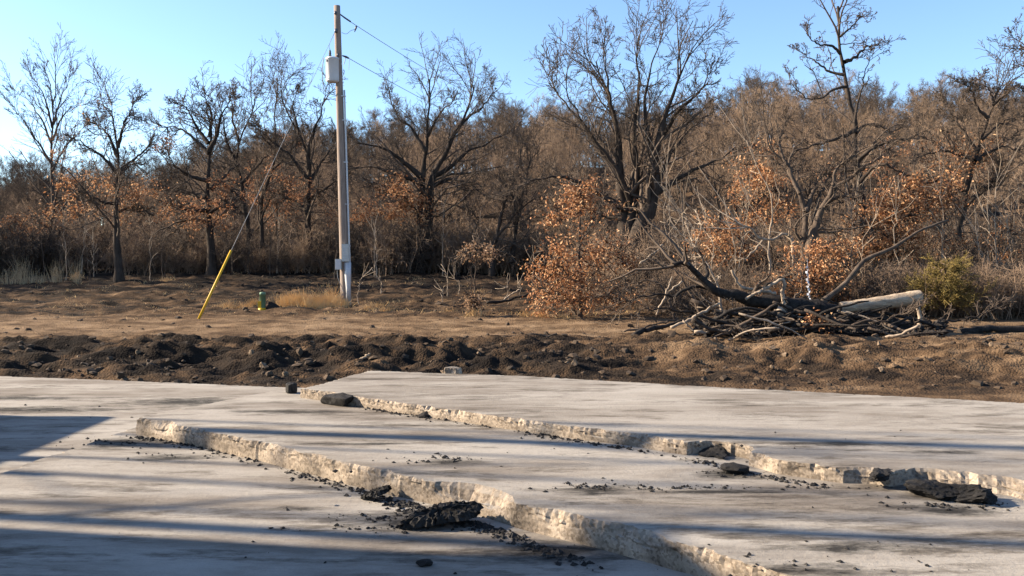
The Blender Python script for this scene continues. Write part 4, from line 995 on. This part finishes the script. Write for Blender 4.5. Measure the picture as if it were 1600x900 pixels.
mb = MB(); tubes(mb, ax, np.linspace(.13, .175, 24) * (1 + .035 * np.sin(np.arange(24) * 1.3) + .03 * np.sin(np.arange(24) * 2.9)), 18); mb.build('bark_surface', M['log'], lg)
u_ = nrm(lb_ - la)
mb = MB(); tubes(mb, np.array([lb_ - u_ * .02, lb_ + u_ * .004]), np.array([.172, .166]), 18, True); mb.build('cut_end', M['bark'], lg)
mb = MB(); tubes(mb, np.array([la - u_ * .004, la + u_ * .02]), np.array([.12, .128]), 18, True); mb.build('cut_end', M['bark'], lg)
def stick(label, pl, w0, w1, m, d=21.0, dd=0.0, group=None, seed=0, name='branch', cat='branch', n_=18):
    r = np.random.default_rng(seed + 5000)
    P = smooth_line(limb3d(pl, d, dd), n_); P[1:-1] += r.normal(0, .012, (n_ - 2, 3))
    w_ = np.linspace(w0, w1, n_) / 2 * d / F * (1 + .12 * r.normal(0, 1, n_))
    mb = MB(); tubes(mb, P, w_, 7, True)
    return tag(mb.build(name, M[m]), label, cat, group)
stick('long leaning branch rising right from the brush pile to the kinked oak', [(1280, 478), (1290, 466), (1322, 440), (1350, 408), (1400, 385), (1442, 358), (1482, 344)], 9, 4, 'bark_mid', 22.3, 1.5, seed=1)
stick('pale hooked branch looping above the fallen trunk', [(1165, 468), (1192, 452), (1221, 437), (1226, 444), (1222, 458), (1226, 482)], 5, 6, 'bark_pale', 21.0, .1, seed=2)
stick('pale curved branch sweeping down behind the fallen trunk', [(1143, 422), (1152, 440), (1162, 450), (1185, 454), (1212, 458)], 4, 6, 'bark_pale', 22.0, .1, seed=3)
stick('long pale stick slanting at the front-left of brush pile', [(1048, 512), (1075, 500), (1102, 486), (1124, 474)], 5, 4, 'bark_pale', 20.2, .4, seed=4)
stick('thick gnarled pale root in the middle of brush pile', [(1172, 520), (1190, 514), (1206, 500), (1222, 484)], 10, 15, 'bark_pale', 20.2, .2, seed=5)
stick('long low stick lying along the front of brush pile', [(1085, 519), (1110, 520), (1140, 515), (1165, 509)], 5, 4, 'bark_pale', 19.8, .2, seed=6)
stick('short pale stick angled down at the front-left tip of pile', [(1068, 500), (1074, 508), (1084, 518)], 4, 3, 'bark_pale', 19.7, 0, seed=7)
stick('dark curved branch lying on the track left of the pile', [(988, 528), (1002, 518), (1022, 514), (1052, 506), (1080, 495)], 10, 4, 'charred', 20.0, .8, seed=8)
stick('thin dark stick lying flat on the track left of pile', [(975, 518), (1000, 514), (1016, 508), (1056, 500)], 3, 3, 'bark_mid', 20.4, .5, seed=9)
stick('pale upright stick crossing the dark limb beside the rust-leaved shrub', [(1026, 492), (1036, 470), (1046, 456), (1066, 439)], 3, 3, 'bark_pale', 21.8, .2, seed=10)
stick('second pale stick crossing beside the upright one', [(1040, 462), (1045, 446), (1050, 432)], 3, 2, 'bark_pale', 21.8, .1, seed=11)
stick('pale broken stub below the sawn end of the log', [(1436, 524), (1438, 500), (1434, 478), (1426, 474)], 8, 5, 'bark_pale', 21.6, 0, seed=12)
stick('broad charred trunk section under the sawn log', [(1310, 512), (1345, 492), (1385, 500), (1430, 520)], 22, 14, 'charred', 21.0, .3, seed=13)
stick('charred trunk section at the bottom-right of brush pile', [(1290, 528), (1340, 518), (1390, 520), (1440, 528)], 16, 12, 'charred', 20.4, .2, seed=14)
stick('pale dead stick poking out above the left of the pile', [(1000, 412), (1022, 395), (1036, 382)], 3, 2, 'bark_pale', 23, .3, seed=15)
stick('dark stick lying on the bank just below the pile', [(1116, 528), (1130, 538), (1150, 546), (1165, 549)], 4, 4, 'bark_mid', 18.6, -.3, seed=16)
stick('charred log half buried right of the cedar', [(1500, 520), (1540, 514), (1600, 516), (1660, 522)], 14, 10, 'charred', 21, .3, seed=17)
stick('charred branch lying in the field left of rust-leaved shrub', [(760, 473), (790, 470), (820, 462), (838, 458)], 5, 3, 'charred', 26.5, .5, seed=18)
stick('pale stick leaning on the charred branch in the field', [(786, 470), (800, 460), (812, 452)], 3, 2, 'bark_pale', 26.8, .1, seed=19)
stick('short pale stick lying on the dark bank at left', [(561, 562), (572, 556), (578, 553)], 4, 3, 'log', 16.0, .1, seed=20)
stick('dark bent branch lying on top of the bank', [(818, 527), (835, 523), (858, 525), (870, 521)], 4, 3, 'bark_mid', 19.3, .1, seed=21)
rs = np.random.default_rng(99)
for i in range(96):
    d = rs.uniform(19.3, 21.6); px = rs.triangular(1060, 1240, 1450)
    zg = gz((px - 800) / F * d, d)
    hgt = max(.03, rs.uniform(0, .6) * (1 - abs(px - 1220) / 290))
    L = rs.uniform(.5, 1.9) * F / d; an = rs.normal(0, .32)
    py = 400 + (CAMZ - zg - hgt) / d * F
    dx, dy = math.cos(an) * L / 2, math.sin(an) * L / 2
    z_lo = 400 + (CAMZ - zg - .03) / d * F
    y1, y2 = min(py + dy, z_lo), min(py - dy, z_lo)
    zs = 'left end' if px < 1170 else 'middle' if px < 1300 else 'right end'
    kind = rs.choice(['charred', 'bark', 'bark_mid', 'bark_pale'], p=[.52, .24, .14, .10])
    lab = {'charred': 'charred black stick tangled in the brush pile', 'bark': 'dark brown stick tangled in the brush pile', 'bark_mid': 'brown stick tangled in the brush pile', 'bark_pale': 'small pale bare stick tangled in the brush pile'}[kind].replace('in the', 'in the ' + zs + ' of the')
    stick(lab, [(px - dx, y1), (px + rs.normal(0, 8), (y1 + y2) / 2 + rs.normal(0, 6) - 2), (px + dx, y2)], rs.uniform(2, 8.5) * (.6 if kind == 'bark_pale' else 1), rs.uniform(1.2, 4), kind, d, rs.normal(0, .5), '%s sticks in the %s of the brush pile' % (kind.replace('_', ' '), zs), seed=100 + i, n_=9)
DEAD = [(6, .2, 48, .34, .45, 6, .22, .03, 4), (4, .15, 46, .5, .6, 4, .25, .0, 3), (3, .2, 45, .5, .7, 3, .25, 0, 3)]
for i, (lab, d, pls, bk) in enumerate([
    ('twiggy dead branch at the far-left tip of the brush pile', 21.3, [([(1120, 500), (1080, 492), (1040, 482), (1000, 486)], 8, 2, -.4)], 'bark'),
    ('dead branch rising left of the fallen trunk', 22.4, [([(1110, 490), (1080, 460), (1060, 430), (1030, 408)], 8, 2, .4)], 'bark_mid'),
    ('pale dead branch rising behind the arching trunk', 23.0, [([(1130, 480), (1120, 440), (1095, 405), (1088, 375)], 6, 2, .3)], 'bark_pale'),
    ('dark dead branch spreading over the middle of brush pile', 20.8, [([(1230, 515), (1200, 495), (1160, 488), (1120, 494)], 10, 3, -.3)], 'charred'),
    ('thick dark limb slanting across the middle of the pile', 20.5, [([(1290, 500), (1240, 506), (1190, 520), (1150, 528)], 13, 5, -.4)], 'charred'),
    ('twiggy brown branch in front of the sawn log', 20.0, [([(1300, 500), (1340, 505), (1385, 500), (1420, 490)], 8, 2, -.2)], 'bark'),
    ('dead branch sticking up beside the hanging white tape', 22.0, [([(1230, 495), (1240, 470), (1252, 448), (1250, 425)], 7, 2, .3)], 'bark_mid'),
    ('charred branch lying along the foot of the pile', 19.3, [([(1330, 540), (1280, 535), (1230, 538), (1180, 530)], 8, 3, .1)], 'charred'),
    ('bare brown branch fanning out under the cedar', 21.5, [([(1430, 525), (1470, 505), (1510, 498), (1545, 485)], 8, 2, .3)], 'bark'),
    ('drooping dead branch between shrub and brush pile', 23.5, [([(1060, 480), (1035, 450), (1000, 440), (975, 455)], 6, 2, .2)], 'bark_mid')]):
    lf = ('leaf_rust', [(1285, 506, 26, 12, 9, 22, .12, -.6), (1300, 530, 12, 8, 4, 20, .11, -.8)], .1) if i == 4 else (('leaf_rust', [(1200, 470, 30, 16, 8, 16, .12, .5)], .12) if i == 6 else None)
    hero('dead_branch', lab, 'branch', d, pls, bark=bk, twig='twig_pale' if i in (2,) else 'twig', spec=DEAD, seed=400 + i, leaf=lf)
# charred rubble in the heart of the pile
bp = MB(); k = 900
d = RNG.uniform(19.8, 23, k); px = RNG.uniform(1085, 1480, k); x = (px - 800) / F * d
crumbs(bp, np.stack([x, d, ground(x, d) + RNG.uniform(0, .14, k)], -1), RNG.uniform(.02, .12, k))
tag(bp.build('rubble', M['charred'], None, False), 'charred bark rubble under the brush pile', 'rubble', kind='stuff')
# hanging white tape
tp = at(1261, 416, 23.2); bt = at(1265, 473, 23.2)
t = empty('hanging_tape', (tp + bt) / 2, 'twisted white flagging tape hanging above the fallen trunk', 'tape')
mb = MB(); k = 15
for i in range(k):
    c = tp + (bt - tp) * (i + .5) / k + np.array([.03 * math.sin(i * 2.1), 0, 0]); a_ = i * 1.1
    R_ = np.array(Matrix.Rotation(a_, 3, 'Z') @ Matrix.Rotation(.5 * math.sin(i * 1.7), 3, 'X'))
    box(mb, c, (.055, .008, .06), R_)
mb.build('strip', M['white_tape'], t, False)
mb = MB(); tubes(mb, np.array([tp + [0, 0, .2], (tp + bt) / 2, bt]), np.full(3, .006), 5); mb.build('cord', M['white_tape'], t)

# ------------------------------------------------------------------ utility pole
PD = 30.0
pb = at(540, 475, PD); pb[2] = gz(pb[0], pb[1])
pt = at(526.5, 9, PD)
pole = empty('utility_pole', pb, 'tall wooden utility pole with transformer and electric boxes', 'pole')
def on(t_): return pb + (pt - pb) * t_
def hfrac(py): return (475 - py) / 466.0
mb = MB(); tt = np.linspace(-.04, 1, 20); tubes(mb, np.array([on(t_) for t_ in tt]), np.linspace(.165, .105, 20), 20, True); mb.build('shaft', M['pole'], pole)
m2 = PD / F
def spot(px, py, dy=0.0): return at(px, py, PD + dy)
# riser pipe on the right side
mb = MB(); pr = np.array([on(t_) + np.array([.165 - .03 * t_ + .03, -.05, 0]) for t_ in np.linspace(.10, .72, 14)]); tubes(mb, pr, np.full(14, .032), 10, True); mb.build('conduit', M['steel'], pole)
for t_ in (.2, .34, .48, .62, .70):
    mb = MB(); box(mb, on(t_) + np.array([.16 - .03 * t_, -.05, 0]), (.15, .1, .03)); mb.build('strap', M['steel'], pole, False)
# lower guard channel
mb = MB(); tubes(mb, np.array([on(t_) + np.array([.13, -.13, 0]) for t_ in (0.0, .06, .1, .145)]), np.array([.085, .085, .11, .12]), 12, True); mb.build('guard_channel', M['steel'], pole)
mb = MB(); c = spot(540, 395, -.22); box(mb, c, (.24, .12, .58)); pn = mb.build('meter_panel', M['box_paint'], pole, False)
mb = MB()
for i in range(9): box(mb, c + [0, -.064, .22 - i * .055], (.17, .008, .022))
mb.build('louver', M['steel'], pn, False)
mb = MB(); c = spot(529, 413, -.2); box(mb, c, (.21, .16, .36)); bx_ = mb.build('switch_box', M['box_paint'], pole, False)
mb = MB(); box(mb, c + [0, -.084, 0], (.18, .006, .32)); mb.build('cover', M['tank'], bx_, False)
mb = MB(); tubes(mb, smooth_line([spot(527, 422, -.2), spot(528, 434, -.22), spot(533, 446, -.22), spot(537, 456, -.2)], 10), np.full(10, .012), 6); mb.build('cable', M['wire'], pole)
# transformer
c = spot(519.5, 109, -.16); hgt = .80
tk = empty('transformer', c - np.array([0, 0, .4]), None, None); tk.parent = pole; tk.matrix_parent_inverse = Matrix.Translation(-pole.location)
pr_ = [(.0, -.42), (.15, -.42), (.205, -.39), (.215, -.30), (.215, .33), (.225, .34), (.225, .37), (.19, .405), (.0, .42)]
def lathe(mb, c, prof, S=28):
    V = []; 
    for r_, z_ in prof:
        for i in range(S): V.append(c + np.array([r_ * math.cos(i * 2 * math.pi / S), r_ * math.sin(i * 2 * math.pi / S), z_]))
    n_ = len(prof)
    q = [(a * S + i, a * S + (i + 1) % S, (a + 1) * S + (i + 1) % S, (a + 1) * S + i) for a in range(n_ - 1) for i in range(S)]
    mb.add(V, q)
def sub(mb, name, m, smooth=True):
    o = mb.build(name, m, None, smooth); o.parent = tk
    o.matrix_parent_inverse = Matrix.Translation(-(Vector(tk.location)))
    return o
mb = MB(); lathe(mb, c, pr_); sub(mb, 'tank', M['tank'])
mb = MB(); lathe(mb, c + [0, 0, .352], [(.232, -.014), (.232, .014)]); lathe(mb, c + [0, 0, -.36], [(.220, -.01), (.220, .01)]); sub(mb, 'band', M['steel'])
mb = MB(); q_ = c + np.array([-.07, -.05, .4]); lathe(mb, q_, [(.0, 0), (.05, 0), (.035, .03), (.055, .06), (.035, .09), (.052, .12), (.033, .15), (.047, .18), (.03, .21), (.02, .25), (0, .26)], 14); sub(mb, 'bushing', M['porcelain'])
mb = MB()
for i in (-1, 0, 1): lathe(mb, c + np.array([-.15 + .0 * i, -.15 + .11 * (i + 1), .27]), [(0, -.03), (.03, -.03), (.03, .03), (0, .03)], 10)
sub(mb, 'terminal', M['porcelain'])
mb = MB()
for dz in (.22, -.26): box(mb, (c + on(hfrac(109))) / 2 + np.array([.05, .06, dz]), (.30, .08, .07))
sub(mb, 'bracket', M['steel'], False)
# drop leads
mb = MB(); tubes(mb, smooth_line([spot(506, 90, -.15), spot(503.5, 108, -.15), spot(504.5, 126, -.1), spot(506, 140, 0), spot(515, 146, 0), spot(528, 150, -.1)], 20), np.full(20, .014), 6); mb.build('drop_lead', M['wire'], pole)
mb = MB(); tubes(mb, smooth_line([q_ + [0, 0, .25], q_ + [-.02, 0, .42], spot(523, 50, -.1)], 14), np.full(14, .008), 5); mb.build('jumper', M['wire'], pole)
# hardware
mb = MB(); lathe(mb, spot(524, 20, -.12), [(0, -.05), (.04, -.05), (.04, .05), (0, .05)], 10); lathe(mb, spot(525, 48, -.12), [(0, -.06), (.05, -.06), (.05, .06), (0, .06)], 10); lathe(mb, spot(528, 86, -.12), [(0, -.05), (.04, -.05), (.04, .05), (0, .05)], 10); mb.build('bolt', M['porcelain'], pole)
mb = MB(); tubes(mb, np.array([spot(531, 22), spot(539, 28, .1), spot(548, 34, .2)]), np.array([.022, .03, .03]), 8, True); mb.build('insulator', M['porcelain'], pole); mb = MB(); tubes(mb, np.array([spot(535, 87), spot(541, 89, .1), spot(545, 91, .15)]), np.array([.022, .04, .03]), 8, True); mb.build('insulator', M['porcelain'], pole)
mb = MB(); tubes(mb, np.array([spot(557, 40, .3), spot(556, 44, .3), spot(554, 50, .3)]), np.array([.03, .035, .012]), 8, True); mb.build('arrester', M['porcelain'], pole)
mb = MB(); tubes(mb, smooth_line([spot(534, 51), spot(541, 53, .1), spot(548, 48, .2), spot(554, 46, .3)], 14), np.full(14, .008), 5); mb.build('jumper', M['wire'], pole)
mb = MB(); tubes(mb, np.array([spot(540, 88, .1), spot(539, 95, .1), spot(537, 101, .1)]), np.full(3, .012), 5); tubes(mb, np.array([spot(546, 92, .2), spot(545.5, 100, .2), spot(545, 109, .2)]), np.full(3, .007), 5); mb.build('lead', M['wire'], pole)
def wire(label, a, b_, sag, r=.011):
    P = np.array([a + (b_ - a) * u - np.array([0, 0, sag * 4 * u * (1 - u)]) for u in np.linspace(0, 1, 40)])
    mb = MB(); tubes(mb, P, np.full(40, r), 5); tag(mb.build('power_line', M['wire']), label, 'power line')
wire('upper power line running from the pole top into the trees', spot(546, 33, .2), at(900, 205, 85), .9)
wire('lower power line running from beside the transformer into the trees', spot(544, 90.5, .15), at(870, 232, 85), .7)
# guy wire
ga = np.array(at(310, 497, 24.3)); ga[2] = gz(ga[0], ga[1]); gt = spot(524, 49, -.1)
gy = empty('guy_wire', ga, 'steel guy wire with a yellow plastic guard bracing the utility pole', 'guy wire')
mb = MB(); tubes(mb, np.array([ga, (ga + gt) / 2, gt]), np.full(3, .0065), 6); mb.build('wire', M['wire'], gy)
k_ = .0; g1 = ga + (gt - ga) * .205
mb = MB(); tubes(mb, np.array([ga + (gt - ga) * .002, (ga + g1) / 2, g1]), np.array([.034, .034, .034]), 10, True); mb.build('guard', M['yellow'], gy)

# green marker pedestal
mk = gat(410, 27.6)
t = empty('cable_pedestal', mk, 'short green cable pedestal with yellow marker left of the pole', 'pedestal')
mb = MB(); lathe(mb, mk, [(.09, -.1), (.09, .46), (.095, .46), (.095, .52), (.08, .545), (0, .55)], 18); mb.build('post', M['green'], t)
mb = MB(); box(mb, mk + [-.07, -.10, .12], (.10, .02, .30)); mb.build('marker_plate', M['yellow'], t, False)
mb = MB(); lathe(mb, mk + [-.02, -.02, 0], [(.125, -.05), (.125, .06), (.0, .07)], 14); mb.build('base', M['yellow'], t)
place('black_lump', rock_mesh('black_lump', 61, 3, 10, .2), M['charred'], gat(425, 27.6) + [0, 0, .08], (0, 0, .4), (.24, .16, .18), 'black lump beside the green cable pedestal', 'debris')  # low black lump just right of the pedestal post

# dry grass
RNG = np.random.default_rng(640)
def tuft(mb, c, h, n_, spread, lean=.25):
    s0 = c + np.concatenate([RNG.normal(0, spread, (n_, 2)), np.zeros((n_, 1))], 1)
    s0[:, 2] = ground(s0[:, 0], s0[:, 1]) - .02
    p = walk(s0, np.concatenate([RNG.normal(0, lean, (n_, 2)), np.ones((n_, 1))], 1), h * RNG.uniform(.4, 1.1, n_), 3, .10, -.02)
    tubes(mb, p, taper(RNG.uniform(.004, .007, n_), 4, .4, .002), 3)
gm = MB()
for px in np.linspace(445, 530, 26): tuft(gm, gat(px + RNG.normal(0, 3), 29.4 + RNG.normal(0, .3)), RNG.uniform(.25, .55), 170, .16, .4)
for px, dd, h in [(358, 28.5, .35), (345, 29, .2), (390, 28.6, .3), (400, 28.7, .3), (380, 29, .2), (575, 28, .2), (590, 28.5, .2), (520, 30, .8), (740, 25.4, .3), (470, 29.5, .7), (600, 27.5, .2), (825, 25.4, .2), (850, 25, .2), (880, 24.6, .15), (260, 39, .3), (120, 39.5, .35), (700, 27, .15)]: tuft(gm, gat(px, dd), h, 110, .14, .4)
for i in range(140):
    px = RNG.uniform(-10, 1000); dd = RNG.uniform(24.5, 42); tuft(gm, gat(px, dd), RNG.uniform(.06, .2), 18, .22, .7)
tag(gm.build('dry_grass', M['straw'], None, False), 'short golden dry grass around the pole base', 'grass', kind='stuff')
gm = MB()
for px, h in [(32, 1.2), (38, 1.0), (22, .7), (90, 1.0), (85, .8), (120, 1.1), (65, .5), (8, .7), (50, .6)]: tuft(gm, gat(px, 37.5), h, 46, .10, .16)
tag(gm.build('tall_grass', M['straw_pale'], None, False), 'tall pale dry grass stalks at the left field edge', 'grass', kind='stuff')

# ------------------------------------------------------------------ house beyond the left side of the frame : throws the straight-edged shadow
hs = empty('house', (-18, 0, -.3), 'pale sided house left of the slabs, beyond the frame', 'house')
mb = MB(); box(mb, (-18, -.85, 2.95), (12, 16.1, 6.5)); mb.build('wall', M['siding'], hs, False)
mb = MB(); box(mb, (-18, -.85, 6.3), (12.5, 16.4, .28)); mb.build('roof', M['roofing'], hs, False)
mb = MB(); box(mb, (-12.3, 9.38, 1.1), (3.4, 4.2, 2.9)); wg = mb.build('garage_wing', M['siding'], hs, False)
mb = MB(); box(mb, (-12.3, 9.45, 2.60), (3.6, 4.3, .14)); mb.build('wing_roof', M['roofing'], wg, False)
